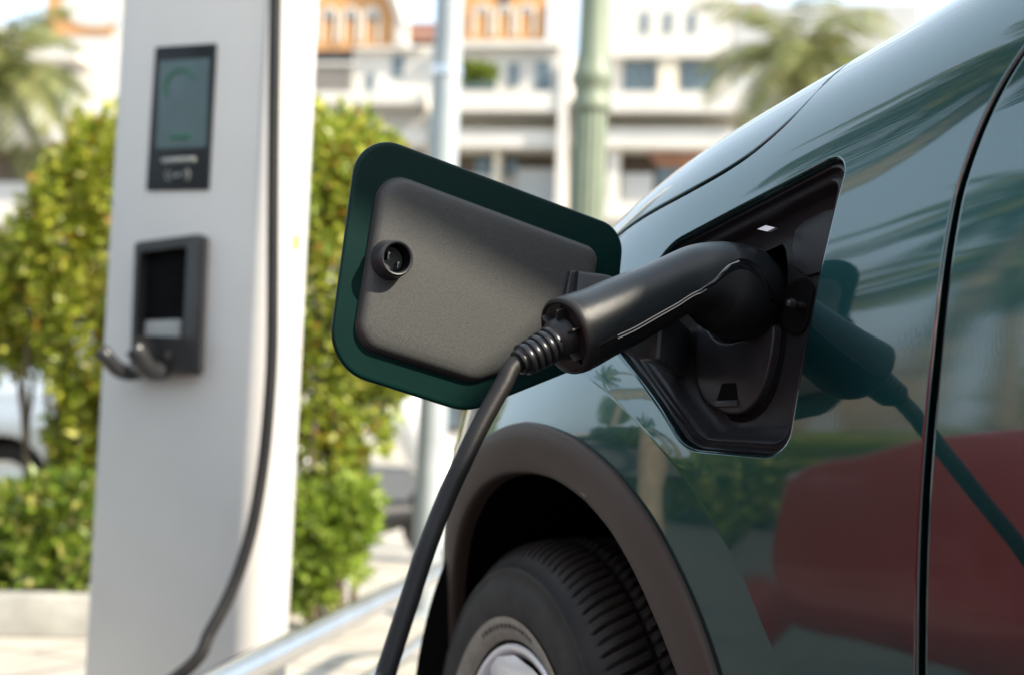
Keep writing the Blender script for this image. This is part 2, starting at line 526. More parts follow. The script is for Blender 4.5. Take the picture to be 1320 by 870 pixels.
def S(a, s):
    a = np.asarray(a, float); s = np.asarray(s, float)
    z = np.interp(s, _s, _z) + herm(a, _DA, _DD) * smooth((s - .40) / .50)
    o = np.interp(s, _s, _o) + herm(a, _OA, _OO)
    r = np.hypot(a - WCA, z - WCZ)
    o = o + (.0004 + .0026 * smooth((z - .735) / .08)) * (1 - np.clip((r - .545) / .034, 0, 1)) ** 2 * (s < 1.0)
    return np.stack([a, o, z], -1)

def S_full(q, off=0.0, mirror=False):
    a, s = q[:, 0], q[:, 1]; e = 1.2e-3
    da = S(a + e, s) - S(a - e, s); ds = S(a, s + e) - S(a, s - e)
    n = np.cross(ds, da); n /= np.linalg.norm(n, axis=1)[:, None]
    n *= np.sign(n[:, 1:2] * 1.0 + n[:, 2:3] * .8)          # outward / upward
    p = S(a, s) + n * off
    if mirror:
        p = p * [1, -1, 1] + [0, -1.8, 0]; n = n * [1, -1, 1]
    w = n[:, :1] * CU + n[:, 1:2] * CN + n[:, 2:3] * ZUP
    return WP(p), w

def s_of(a, z):
    a = np.asarray(a, float); z = np.asarray(z, float)
    lo = np.zeros_like(a); hi = np.full_like(a, 1.0)
    for _ in range(40):
        m = (lo + hi) / 2; zz = S(a, m)[..., 2]; lo = np.where(zz < z, m, lo); hi = np.where(zz < z, hi, m)
    return (lo + hi) / 2

FF = lambda q: S_full(q)
FM = lambda q: S_full(q, 0, True)

# ------------------------------------------------------------------ green car
car = thing("green_car", "dark green car plugged in to charge, its open charge flap and front wheel in view", "car",
            CP + CU * -.8 + CN * -.9)

# sharp corners of the charge-port opening in (forward, girth) coordinates, counter-clockwise
PORT = np.array([(.027, .853), (.073, .534), (.211, .545), (.336, .735), (.278, .851)])
PORT_R = np.array([.028, .034, .05, .018, .04])
port_loop = round_poly(PORT, PORT_R, 10, .0035)

DOOR = catmull([(-.078, .06), (-.078, .366), (-.079, .473), (-.083, .555), (-.091, .661), (-.097, .724), (-.104, .765), (-.123, .817), (-.147, .857), (-.185, .897), (-.235, .94)], 8)
HOODL = catmull([(.1165, 1.005), (.1170, .975), (.125, .945), (.147, .923), (.192, .908), (.269, .907), (.395, .917), (.6, .92), (.8, .91), (.985, .89)], 8)
gap = .0048
# wheel arch opening
th = np.linspace(R(-6), R(186), 120)
arc = np.c_[.535 + .410 * np.cos(th), .355 + .410 * np.sin(th)]
arc = np.c_[arc[:, 0], s_of(arc[:, 0], np.maximum(arc[:, 1], .312))]   # runs from front to rear over the top
loop = np.vstack([DOOR + [.0068, 0],
                  [(-.235, 1.08), (-.15, 1.2), (.11, 1.2), (.112, 1.05)],
                  HOODL - np.c_[np.where(np.arange(len(HOODL)) < 12, gap, 0), np.where(np.arange(len(HOODL)) < 12, 0, gap)],
                  [(.985, .5), (.985, .06)], arc])
loop = resample(loop, .006, True)
if 0.5 * np.sum(loop[:, 0] * np.roll(loop[:, 1], -1) - np.roll(loop[:, 0], -1) * loop[:, 1]) < 0: loop = loop[::-1]
ct = np.linspace(R(20), R(170), 330)
extra = np.vstack([np.c_[WCA + rr * np.cos(ct), s_of(WCA + rr * np.cos(ct), WCZ + rr * np.sin(ct))] for rr in (.5415, .5435, .5465, .5495, .555, .562, .570, .579)])
panel("fender", "paint", car, loop, [port_loop], .011, FF, flange=.012, rad=.0032, extra=extra)
panel("fender", "paint", car, loop, [], .03, FM, flange=.012, rad=.0025)

hl = np.vstack([[(.1165, 1.80)], [(.1165, 1.06)], HOODL + np.c_[np.where(np.arange(len(HOODL)) < 12, gap, 0), np.where(np.arange(len(HOODL)) < 12, 0, gap)], [(.985, 1.2), (.985, 1.80)]])
hl = resample(hl, .008, True)
hood = panel("hood", "paint", car, hl, [], .014, FF, flange=.012, rad=.0025)
panel("hood", "paint", car, hl, [], .03, FM, flange=.012, rad=.0025)

dl = np.vstack([DOOR - [.0068, 0], [(-.32, .95), (-1.15, .90), (-1.15, .06)]])
dl = resample(dl, .008, True)
door = panel("front_door", "paint", car, dl, [], .015, FF, flange=.014, rad=.0042)
panel("front_door", "paint", car, dl, [], .04, FM, flange=.014, rad=.0042)
th = np.linspace(R(180), R(0), 60)
ra = np.c_[-2.05 + .40 * np.cos(th), .345 + .40 * np.sin(th)]; ra = np.c_[ra[:, 0], s_of(ra[:, 0], np.maximum(ra[:, 1], .312))]
rl = resample(np.vstack([[(-1.156, .06), (-1.156, .90), (-2.9, .86), (-2.9, .06)], ra]), .02, True)
panel("rear_side", "paint", car, rl, [], .04, FF)
panel("rear_side", "paint", car, rl, [], .04, FM)
bl = resample(np.array([(.99, .0), (1.38, .0), (1.38, .80), (1.2, .84), (.99, .86)]), .01, True)
bump = panel("front_bumper", "paint", car, bl, [], .015, FF)
panel("front_bumper", "paint", car, bl, [], .03, FM)
ll = round_poly([(1.0, .70), (1.0, .80), (1.32, .78), (1.32, .72)], .02, 6, .01)
panel("headlight", "win", car, ll, [], .012, lambda q: S_full(q, .004))
panel("headlight", "win", car, ll, [], .03, lambda q: S_full(q, .004, True))
# nose and tail closures, cabin
nose = MB().quad_grid([[WP(np.array([1.385 - .10 * abs(2 * k / 10 - 1) ** 2, -.4 - k * .1, z])) for z in (.22, .4, .6, .8)] for k in range(11)])
nose.build("grille", "black", car)
def S0(a, s):
    return S(np.array(a), np.array(s))
bx = lambda a, o, z: WP(np.array([a, o, z]))
ws = MB().quad_grid([[bx(-.05 + .22 * (1 - (2 * k / 12 - 1) ** 2) + (-.80 - (.05 * (1 - (2 * k / 12 - 1) ** 2)) ) * t, -.19 - (1.42 * k / 12) + (.0), 1.165 + .03 * (1 - (2 * k / 12 - 1) ** 2) + (.39) * t ** .85) for t in np.linspace(0, 1, 8)] for k in range(13)])
ws.build("windshield", "carglass", car)
rf = MB().quad_grid([[bx(a, -.19 - .06 - (1.30 * k / 12), 1.50 + .07 * (1 - (2 * k / 12 - 1) ** 4) + .03 * math.sin((a + .8) / -2.2 * math.pi)) for a in np.linspace(-.82, -2.75, 14)] for k in range(13)])
rf.build("roof", "paint", car)
for sd in (0, 1):
    mo = (lambda o: o) if sd == 0 else (lambda o: -1.8 - o)
    sg = MB().quad_grid([[bx(a0 + (a1 - a0) * t, mo(-.045 - .20 * t ** .9), 1.10 + .41 * t) for t in np.linspace(0, 1, 7)]
                         for a0, a1 in ((-.42, -.86), (-1.1, -1.12))])
    sg.build("door_window", "carglass", car)
    sg = MB().quad_grid([[bx(a0 + (a1 - a0) * t, mo(-.045 - .20 * t ** .9), 1.10 + .41 * t) for t in np.linspace(0, 1, 7)]
                         for a0, a1 in ((-1.18, -1.2), (-2.5, -2.3))])
    sg.build("rear_window", "carglass", car)
    MB().tube(catmull([bx(-.16, mo(-.10), 1.14), bx(-.5, mo(-.175), 1.34), bx(-.84, mo(-.245), 1.51), bx(-1.4, mo(-.255), 1.535), bx(-2.1, mo(-.255), 1.52), bx(-2.75, mo(-.2), 1.3)], 8), .028, 12).build("roof_pillar", "paint", car)
    MB().tube([bx(-1.14, mo(-.045), 1.09), bx(-1.16, mo(-.245), 1.52)], .03, 10).build("door_pillar", "black", car)
    MB().tube([bx(-.2, mo(-.045), 1.095), bx(-1.5, mo(-.04), 1.10), bx(-2.7, mo(-.06), 1.12)], .012, 10).build("belt_trim", "black", car)
tl = MB().quad_grid([[bx(-2.92 + (0 if z < 1.1 else (z - 1.1) * .5), -.06 - 1.68 * k / 8 - (.15 if z > 1.2 else 0) * (1 - 2 * k / 8), z) for z in (.3, .6, .9, 1.1, 1.3, 1.5)] for k in range(9)])
tl.build("tailgate", "paint", car)
# door mirror
mp = [np.array([-.47, .105, 1.17])]
mir = MB()
prof = [(0, .001), (.012, .05), (.035, .075), (.07, .085), (.10, .086)]
G = []
for h, r in prof:
    tt = np.linspace(0, 2 * np.pi, 32, endpoint=False)
    G.append([bx(-.43 - h, .11 + 1.25 * r * np.sign(math.cos(x)) * abs(math.cos(x)) ** .7, 1.17 + .82 * r * np.sign(math.sin(x)) * abs(math.sin(x)) ** .7) for x in tt])
mir.quad_grid(np.array(G), close_v=True)
mo_ = mir.build("door_mirror", "paint", car)
MB().quad_grid(np.array([[bx(-.525, .11 + 1.2 * r * math.cos(x), 1.17 + .78 * r * math.sin(x)) for x in np.linspace(0, 2 * np.pi, 32, endpoint=False)] for r in (.001, .083)]), close_v=True).build("mirror_glass", "steel", mo_)
MB().tube([bx(-.46, -.03, 1.10), bx(-.46, .03, 1.12)], .018, 12).build("mirror_stalk", "black", mo_)

# near-black strips added behind the shut lines to paint the gaps' shade
for mo in (FF, FM):
    for nm, L in (("door_gap_shade", DOOR), ("hood_gap_shade", HOODL)):
        T_ = np.gradient(L, axis=0); T_ /= np.linalg.norm(T_, axis=1)[:, None]; nr = np.c_[-T_[:, 1], T_[:, 0]]
        G = []
        for k in (-.016, -.005, .005, .016):
            p, n = mo(L + nr * k); G.append(p - n * .0115)
        MB().quad_grid(np.array(G)).build(nm, "void", car)
# wheel-arch cladding
th = np.linspace(R(-8), R(188), 150)
prof = [(0, -.004), (0.0, .003), (.015, .0062), (.05, .0075), (.3, .0082), (.6, .0076), (.92, .006), (.975, .004), (1.0, -.001)]
G = []
for t in th:
    ro_ = np.interp(math.degrees(t), [-8, 40, 82, 95, 109, 118, 127, 136, 143, 150, 170, 188], [.43, .43, .434, .447, .452, .451, .448, .442, .438, .434, .432, .43])
    ri_ = np.interp(math.degrees(t), [-8, 60, 91, 103, 113, 121, 128, 136, 144, 188], [.374, .378, .386, .392, .393, .390, .384, .377, .373, .372])
    co = np.array([.53 + ro_ * math.cos(t), .36 + ro_ * math.sin(t)]); ci = np.array([.53 + ri_ * math.cos(t), .36 + ri_ * math.sin(t)])
    row = []
    for f, h in prof:
        a, z = co + (ci - co) * f; z = max(z, .26)
        s = float(s_of(a, z)); p, n = S_full(np.array([[a, s]]), h - .010 * smooth((f - .3) / .9)); row.append(p[0])
    for dp in (.004, .010, .014):
        row.append(row[len(prof) - 1] - CN * dp - (0 if dp < .02 else 1) * .0 * ZUP)
    G.append(row)
lip = [(t, row[-1]) for t, row in zip(th, G)]
MB().quad_grid(np.array(G)).build("wheel_arch_trim", "clad", car, angle=50)
# inner wheel well
def well(ac, zc, r, name):
    G = []
    for t in np.linspace(R(-14), R(194), 60):
        G.append([WP(np.array([ac + rr * math.cos(t), o, zc + rr * math.sin(t)])) for rr, o in ((r - .02, -.035), (r + .02, -.06), (r + .03, -.16), (r + .02, -.42), (.05, -.44))])
    return MB().quad_grid(np.array(G)).build(name, "void", car)
MB().quad_grid(np.array([[q] + [WP(np.array([.53 + rr * math.cos(t), o, .36 + rr * math.sin(t)])) for rr, o in ((.398, -.03), (.405, -.09), (.415, -.2), (.40, -.42), (.05, -.44))] for t, q in lip])).build("wheel_well", "void", car)
well(-2.05, .345, .40, "wheel_well")

# ------------------------------------------------------------------ wheel
def wheel(c, un, nn, name="front_wheel", detail=True):
    """c centre of the outer face, un rolling direction, nn outward axle direction"""
    pr = [(.194, -.03), (.200, -.012), (.207, -.001), (.218, .0055), (.234, .0100), (.256, .0118), (.276, .0105), (.288, .006), (.2905, .0075), (.2935, .0065), (.295, .002), (.303, -.004)]
    tr = catmull([(.303, -.004), (.314, -.012), (.323, -.024), (.3285, -.042), (.331, -.070), (.332, -.105), (.331, -.14), (.3285, -.168), (.323, -.186), (.303, -.206)], 7 if detail else 2)
    inn = [(.27, -.218), (.22, -.215), (.195, -.19)]
    full = np.vstack([pr, tr[1:], inn])
    nth = 1728 if detail else 96
    T = np.linspace(0, 2 * np.pi, nth, endpoint=False)
    h = full[:, 1]; r0 = full[:, 0]
    G = np.zeros((nth, len(full), 3))
    pitch = 2 * np.pi / 120
    gz = lambda x, w: np.clip(1 - np.abs(x) / w, 0, 1) ** .5
    for i, t in enumerate(T):
        r = r0.copy()
        if detail:
            hh = -h
            on = smooth((hh - .004) / .012) * smooth((.20 - hh) / .01)
            ph = ((t + .9 * (hh - .03) + 9 * (hh - .03) ** 2) / pitch)
            fr = (ph - np.floor(ph)) - .5
            k = np.floor(ph)
            dep = np.where(np.mod(k, 2) == 0, .0088, .0064)
            lat = gz(fr, .17) * dep * on
            cir = np.zeros_like(hh)
            for hc in (.066, .104, .142): cir = np.maximum(cir, gz(hh - hc, .006) * .007)
            r = r - np.maximum(lat, cir)
        G[i] = c + nn * h[:, None] + r[:, None] * (math.cos(t) * un + math.sin(t) * ZUP)
    w = MB().quad_grid(G, close_u=True).build("tyre", "rubber", None, angle=60)
    return w

def make_wheel(c, un, nn):
    e = bpy.data.objects.new("front_wheel", None); col.objects.link(e); e.location = tuple(c)
    e.parent = car; e.matrix_parent_inverse = Matrix.Translation(-Vector(car.location))
    # chain of empties: child inverse handles the offset
    def put(o):
        o.parent = e; o.matrix_parent_inverse = Matrix.Translation(-Vector(e.location)); return o
    put(wheel(c, un, nn))
    X = lambda r, t, h: c + nn * h + r * (math.cos(t) * un + math.sin(t) * ZUP)
    # bead band, pale with painted reflected light, with raised size markings
    band = MB()
    pr = [(.2075, .0002), (.2125, .0032), (.218, .0064), (.227, .0090), (.235, .0109)]
    band.quad_grid(np.array([[X(r, t, h + .0008) for r, h in pr] for t in np.linspace(0, 2 * np.pi, 160, endpoint=False)]), close_u=True)
    put(band.build("bead_ring", "rubber_sheen", None))
    rr = random.Random(3)
    for t0 in (R(62), R(182), R(302)):
        marks = MB(); t = t0
        for k in range(13):
            wd = rr.choice((.006, .009, .011)) / .248
            for t_, w_ in ((t, wd * .28), (t + wd * .62, wd * .28)):
                marks.quad_grid(np.array([[X(.2205 + .0066 * a, t_ + w_ * b, .0072 + .0026 * a + .0010) for a in (0, 1)] for b in (0, .5, 1)]))
            marks.quad_grid(np.array([[X(.2205 + .0066 * (.4 + .25 * a), t + wd * b, .0072 + .0026 * .5 + .0010) for a in (0, 1)] for b in (0, .5, .9)]))
            t += wd + .006 / .25
        put(marks.build("raised_lettering", "rubber", None))
    rim = MB()
    rim.lathe([(.174, -.19), (.179, -.06), (.190, -.02), (.200, -.006), (.2025, -.001), (.201, .0015), (.195, .001), (.189, -.004), (.184, -.012)], c, nn, 120)
    ro = put(rim.build("rim", "alloy", None, angle=50))
    barrel = MB().lathe([(.184, -.0125), (.172, -.05), (.168, -.15)], c, nn, 80)
    put(barrel.build("barrel", "dark_metal", None))
    MB().lathe([(.001, -.12), (.15, -.12), (.15, -.14)], c, nn, 60).build("brake_disc", "dark_metal", e)
    for k in range(5):
        tc = R(88) + k * 2 * math.pi / 5
        G = []
        for f in np.linspace(0, 1, 14):
            r = .03 + .160 * f
            hw = (.030 + .090 * f ** 1.7) / max(r, .06)
            hh = .004 - .030 * (1 - f) ** 1.5
            row = [X(r, tc + hw * x, hh - .012 * abs(x) ** 4 - (.05 if abs(x) > .99 else 0)) for x in (-1, -.97, -.85, -.5, 0, .5, .85, .97, 1)]
            G.append(row)
        MB().quad_grid(np.array(G)).build("spoke", "alloy", e, angle=60)
    MB().lathe([(.001, -.012), (.025, -.014), (.034, -.02), (.036, -.05)], c, nn, 40).build("hub_cap", "dark_metal", e)
    return e

yw = R(21.0)
WU = np.array([-math.sin(yw), math.cos(yw), 0]); WN = np.array([-math.cos(yw), -math.sin(yw), 0])
wc = CP + .61 * CU - .03 * CN + .335 * ZUP
fwheel = make_wheel(wc, WU, WN)
# the rear wheel: a copy turned back to straight ahead
rw = fwheel.copy(); col.objects.link(rw); rw.name = "rear_wheel"
rc = CP - 2.05 * CU - .03 * CN + .335 * ZUP
rw.location = tuple(rc); rw.parent = car
def copy_kids(src, dst):
    for ch in [o for o in bpy.data.objects if o.parent == src]:
        d = ch.copy(); col.objects.link(d); d.parent = dst
        copy_kids(ch, d)
copy_kids(fwheel, rw)
# the other side's wheels
for w_src, a_ in ((fwheel, .58), (rw, -2.05)):
    w2 = w_src.copy(); col.objects.link(w2); w2.parent = car
    w2.location = tuple(CP + a_ * CU + (-1.8 + .03) * CN + .335 * ZUP); w2.rotation_euler = (0, 0, math.pi)
    copy_kids(w_src, w2)
# ------------------------------------------------------------------ charge port
_q = np.array([[.17, .69]])
PO, PN = (x[0] for x in S_full(_q))
PN = PN / np.linalg.norm(PN)
PE1 = CU - PN * (CU @ PN); PE1 /= np.linalg.norm(PE1)      # forward (left in the photo)
PE2 = np.cross(PN, PE1)
if PE2[2] < 0: PE2 = -PE2
BASED = .046
PB = PO - PN * BASED

def loc(p):
    d = np.asarray(p) - PB
    return np.array([d @ PE1, d @ PE2])
def base_px(pts, h=0.0):
    return np.array([loc(on_plane(x, y, PB + PN * h, PN)) for x, y in pts])
def B3(q, h):
    return PB + PE1 * q[0] + PE2 * q[1] + PN * h

def ring(off, depth):
    c = inset_corners(PORT, -off) if AREA < 0 else inset_corners(PORT, off)
    r = np.maximum(PORT_R - off * .8, .006)
    L = round_poly(c, r, 12)
    p, n = S_full(L)
    return p - PN * depth, L
AREA = .5 * np.sum(PORT[:, 0] * np.roll(PORT[:, 1], -1) - np.roll(PORT[:, 0], -1) * PORT[:, 1])
rows = [ring(o, d)[0] for o, d in ((-.003, .0145), (.001, .0115), (.004, .0085), (.0065, .0075), (.0085, .0085), (.0095, .012), (.0105, .0145), (.0125, .0155),
                                    (.015, .0145), (.0175, .0125), (.0195, .0135), (.021, .0175), (.0235, .026))]
port = MB().quad_grid(np.array(rows[:8]), close_v=True).build("charge_port", "gasket", car, angle=50)
# sloping tray wall down to the flat floor
last = rows[-1]
fl2 = np.array([loc(p) for p in last])
ctr = fl2.mean(0)
def blend(f, inn):
    """from the last ring (f=0) to the floor outline (f=1), inset further by inn"""
    out = []
    tgt = fl2 + 0
    L, = (ring(.0235 + inn, 0)[1],)
    p, _ = S_full(L)
    for a, b in zip(last, p):
        bl = loc(b); h1 = 0.0; h0 = (a - PB) @ PN
        q = loc(a) * (1 - f) + bl * f
        out.append(B3(q, h0 * (1 - f) + h1 * f))
    return np.array(out)
tray = rows[7:] + [blend(.2, .004), blend(.45, .008), blend(.7, .0115), blend(.88, .0145), blend(.97, .0175), blend(1.0, .021)]
MB().quad_grid(np.array(tray), close_v=True).build("port_tray", "black2", port, angle=60)
floor_outer = np.array([loc(p) for p in tray[-1]])
if .5 * np.sum(floor_outer[:, 0] * np.roll(floor_outer[:, 1], -1) - np.roll(floor_outer[:, 0], -1) * floor_outer[:, 1]) < 0:
    floor_outer = floor_outer[::-1]
# socket hole: tall arch around the connector head
sock = base_px([(1016, 345), (1012, 318), (995, 306), (968, 303), (935, 315), (905, 340), (893, 380), (900, 420), (930, 440), (985, 440), (1012, 425)])
sock = resample(catmull(np.vstack([sock, sock[:1]]), 6)[:-1], .004, True)
scoop = base_px([(1006, 396), (1010, 380), (1022, 366), (1040, 360), (1050, 372), (1046, 395), (1040, 422), (1028, 431), (1014, 424), (1008, 410)])
scoop = resample(catmull(np.vstack([scoop, scoop[:1]]), 6)[:-1], .003, True)
floor_outer = resample(floor_outer, .004, True)
ins = inside(floor_outer, scoop).all()
holes = [sock]
def plane_fn(q):
    return np.array([B3(p, 0.0) for p in q]), np.repeat(PN[None], len(q), 0)
panel("port_floor", "black", port, floor_outer, holes, .012, plane_fn, flange=.006, rad=.0025)
G = []
for off, h in ((0, -.003), (.001, -.02), (.002, -.055)):
    G.append([B3(p, h) for p in sock])
MB().quad_grid(np.array(G), close_v=True).add([B3(p, -.055) for p in sock], [tuple(range(len(sock)))]).build("socket", "void", port)
# round-bottomed hinged cover under the socket
cov = base_px([(905, 405), (904, 440), (903, 480), (908, 503), (918, 520), (938, 532), (958, 534), (975, 524), (988, 505), (996, 480), (1002, 450), (1003, 420), (985, 422), (960, 440), (930, 440)], .004)
cov = resample(catmull(np.vstack([cov, cov[:1]]), 6)[:-1], .0035, True)
tab_o = base_px([(930, 494), (948, 493), (951, 521), (921, 522)], .012)
C = PB
cover = MB().prism(cov, PB, PE1, PE2, PN, .0, .011, .0025).build("socket_cover", "black2", port)
# flat near-black ring painting a groove's shade round the cover
gro = MB(); w0 = cov if .5 * np.sum(cov[:, 0] * np.roll(cov[:, 1], -1) - np.roll(cov[:, 0], -1) * cov[:, 1]) > 0 else cov[::-1]
gro.quad_grid(np.array([[B3(p, .0012) for p in inset(w0, -.0065)], [B3(p, .0012) for p in w0]]), close_v=True)
gro.build("groove_shade", "void", port)
tb = MB()
t2 = tab_o
t2 = round_poly(t2 if .5 * np.sum(t2[:, 0] * np.roll(t2[:, 1], -1) - np.roll(t2[:, 0], -1) * t2[:, 1]) > 0 else t2[::-1], .002, 4)
tb.add([B3(p, .0114) for p in t2], [tuple(range(len(t2)))])
tb.build("notch_shade", "void", port)  # flat near-black patch paints the shade of the notch
nlip = base_px([(923, 516), (950, 515), (951, 524), (921, 525)], .012)
MB().prism(nlip, PB, PE1, PE2, PN, .0112, .0135, .001).build("notch_lip", "black2", port)
# raised pad, latch pin and scoop at the rear of the floor
pad = base_px([(1024, 345), (1021, 320), (1025, 297), (1036, 285), (1062, 272), (1078, 268), (1064, 350), (1040, 356)], .003)
pad = round_poly(pad if .5 * np.sum(pad[:, 0] * np.roll(pad[:, 1], -1) - np.roll(pad[:, 0], -1) * pad[:, 1]) > 0 else pad[::-1], .004, 5)
MB().prism(pad, PB, PE1, PE2, PN, .0, .004, .0012).build("raised_pad", "black2", port)
sc = scoop if .5 * np.sum(scoop[:, 0] * np.roll(scoop[:, 1], -1) - np.roll(scoop[:, 0], -1) * scoop[:, 1]) > 0 else scoop[::-1]
cen = sc.mean(0)
MB().quad_grid(np.array([[B3(p, .0022) for p in inset(sc, -.001)], [B3(p, .003) for p in inset(sc, .0015)], [B3(cen + (p - cen) * .75, .0012) for p in sc], [B3(cen + (p - cen) * .05, .0006) for p in sc]]), close_v=True).build("latch_scoop", "void", port)
lp = base_px([(1017, 391)], .02)[0]
MB().tube([B3(lp, .0), B3(lp, .014)], .0035, 12).lathe([(.0008, .0225), (.003, .0215), (.0048, .018), (.005, .015), (.0038, .0125), (.002, .012)], B3(lp, 0), PN, 20).build("latch_pin", "holder", port)
# white chip painting the sun patch on the port's upper lip
wq = [on_plane(x, y, PO - PN * .024, PN) for x, y in ((977, 296), (988, 291), (1000, 294), (990, 299))]
wn = np.cross(wq[1] - wq[0], wq[3] - wq[0]); wn /= np.linalg.norm(wn)
if wn @ (CAM - wq[0]) < 0: wn = -wn
MB().add([p + wn * .001 for p in wq] + [p - wn * .003 for p in wq], [(0, 1, 2, 3), (0, 4, 5, 1), (1, 5, 6, 2), (2, 6, 7, 3), (3, 7, 4, 0)]).build("sun_patch", "white_plastic", port, smooth=False)

# ------------------------------------------------------------------ open charge flap
T0 = pt(462, 170, 1.295)                       # outer top corner
up_v = T0 - pt(424, 474, 1.28); w_v = pt(806, 295, 1.44) - T0
FE2 = up_v / np.linalg.norm(up_v)
FN = np.cross(w_v, FE2); FN /= np.linalg.norm(FN)
if FN @ (CAM - T0) < 0: FN = -FN
FE1 = np.cross(FE2, FN); FE1 /= np.linalg.norm(FE1)   # to the right in the photo
def fpx(pts, h=0.0):
    o = []
    for x, y in pts:
        d = on_plane(x, y, T0 + FN * h, FN) - T0; o.append((d @ FE1, d @ FE2))
    return np.array(o)
def ccw(P):
    return P if .5 * np.sum(P[:, 0] * np.roll(P[:, 1], -1) - np.roll(P[:, 0], -1) * P[:, 1]) > 0 else P[::-1]
fo = ccw(fpx([(464, 166), (806, 295), (797, 390), (768, 466), (604, 532), (422, 474)]))
print("flap size", (fo.max(0) - fo.min(0)).round(3))
def flap_loop(corners, rads, step=.004):
    return round_poly(corners, rads, 12, step)
# corner order after ccw may be reversed: match radii by nearest pixel corner
src = fpx([(464, 166), (806, 295), (797, 390), (768, 466), (604, 532), (422, 474)]); rads = np.array([.038, .030, .05, .05, .06, .045])
rr = np.array([rads[np.argmin(np.linalg.norm(src - c, axis=1))] for c in fo])
FL = flap_loop(fo, rr)
prof = [(0.0, -.0035), (.0004, -.0015), (.0012, -.0004), (.0025, .0), (.006, -.0002)]
def crown(q):        # outer skin bulges away from the viewer like the body
    c = fo.mean(0); return -.010 * (1 - np.clip(((q[..., 0] - c[0]) / .17) ** 2 + ((q[..., 1] - c[1]) / .16) ** 2, 0, 1.5))
def F3(q, h):
    return T0 + FE1 * q[0] + FE2 * q[1] + FN * h
shell = MB()
G = []
for off, h in [(.03, -.013), (.014, -.011), (.006, -.0085), (.0015, -.006)] + prof:
    Q = inset(FL, off) if off else FL
    G.append([F3(q, h) for q in Q])
shell.quad_grid(np.array(G), close_v=True)
k = len(shell.v); Q = inset(FL, .03)
shell.add([F3(q, -.013) for q in Q], [tuple(range(len(Q)))])
Q = inset(FL, .006)
shell.add([F3(q, -.0002) for q in Q], [tuple(range(len(Q)))])
flap = shell.build("charge_flap", "paint_in", car, angle=50)
tag(flap, "open charge flap showing its dark plastic inside")
# inner plastic panel
pin = fpx([(478, 212), (484, 222), (770, 320), (766, 352), (742, 410), (700, 470), (610, 490), (462, 446)], .006)
pic = fpx([(494, 218), (774, 322), (764, 372), (694, 466), (612, 492), (458, 444)], .006)
pc = ccw(pic)
prr = np.array([.026, .016, .03, .04, .035, .024]); prr = prr if np.allclose(pc[0], pic[0]) else prr[::-1]
IL = round_poly(pc, prr, 12, .004)
lid = MB()
rows_ = [(-.001, .0), (.0, .0035), (.0012, .0065), (.0035, .0088), (.0065, .0098), (.012, .0103), (.02, .0104)]
def lidring(o):
    return round_poly(inset_corners(pc, o), np.maximum(prr - o * .7, .006), 12)
lid.quad_grid(np.array([[F3(q, h) for q in lidring(o)] for o, h in rows_]), close_v=True)
Q = lidring(.02)
lid.add([F3(q, .0104) for q in Q], [tuple(range(len(Q)))])
lido = lid.build("inner_panel", "flap_in", flap, angle=40)
# latch socket (round boss with a keyed hole)
lc = fpx([(508, 334)], .02)[0]
LB = F3(lc, .010)
latch_ax = FN
boss = MB().lathe([(.0190, 0), (.0176, .005), (.0170, .013), (.0163, .0165), (.0152, .0178), (.0140, .0175), (.0133, .0165)], LB, latch_ax, 40)
MB().lathe([(.0134, .0166), (.0128, .012), (.0126, -.002), (.0005, -.003)], LB, latch_ax, 36).build("latch_hole", "void", flap)  # near-black lining paints the shade inside the hole
bo = boss.build("latch_socket", "black2", flap, angle=45)
MB().box(LB + FN * .004 + FE1 * .006 - FE2 * .005, (.003, .007, .009), np.c_[FE1, FE2, FN], .0008).box(LB + FN * .008 - FE1 * .006 + FE2 * .001, (.003, .008, .008), np.c_[FE1, FE2, FN], .0008).build("latch_jaw", "gloss", flap)
# hinge arm from the panel to the front of the port
h0 = F3(fpx([(742, 388)], .02)[0], .012)
ax = [h0, F3(fpx([(775, 396)], .02)[0], .03), pt(815, 420, 1.335), pt(850, 436, 1.305), PB + PE1 * .10 + PE2 * -.005 + PN * .004]
ax = catmull(ax, 8)
G = []
for p in ax:
    f = np.linalg.norm(p - ax[0]) / np.linalg.norm(ax[-1] - ax[0])
    e2 = FE2 * (1 - f) + PE2 * f; e2 /= np.linalg.norm(e2)
    dirv = np.array(ax[-1] - ax[0]); dirv /= np.linalg.norm(dirv)
    e1 = np.cross(dirv, e2); e1 /= np.linalg.norm(e1)
    hw, hh = .011, .030 - .006 * f
    sq = round_poly([(-hw, -hh), (hw, -hh), (hw, hh), (-hw, hh)], .004, 4)
    G.append([p + e1 * q[0] + e2 * q[1] for q in sq])
am = MB().quad_grid(np.array(G), close_v=True)
n_ = len(G[0]); am.f.append(tuple(range(n_))); am.f.append(tuple((len(G) - 1) * n_ + j for j in range(n_)))
am.build("hinge_arm", "black2", flap, angle=40)
# bracket plate that carries the arm on the panel
br = ccw(fpx([(733, 349), (786, 356), (790, 420), (720, 420)], .012))
MB().prism(round_poly(br, .003, 4), T0, FE1, FE2, FN, .009, .016, .0015).build("hinge_bracket", "black2", flap)
# ------------------------------------------------------------------ charging connector (gun)
gun = thing("charging_connector", "black charging gun with its thick cable, plugged into the green car's charge port", "charging gun", pt(730, 440, 1.115))
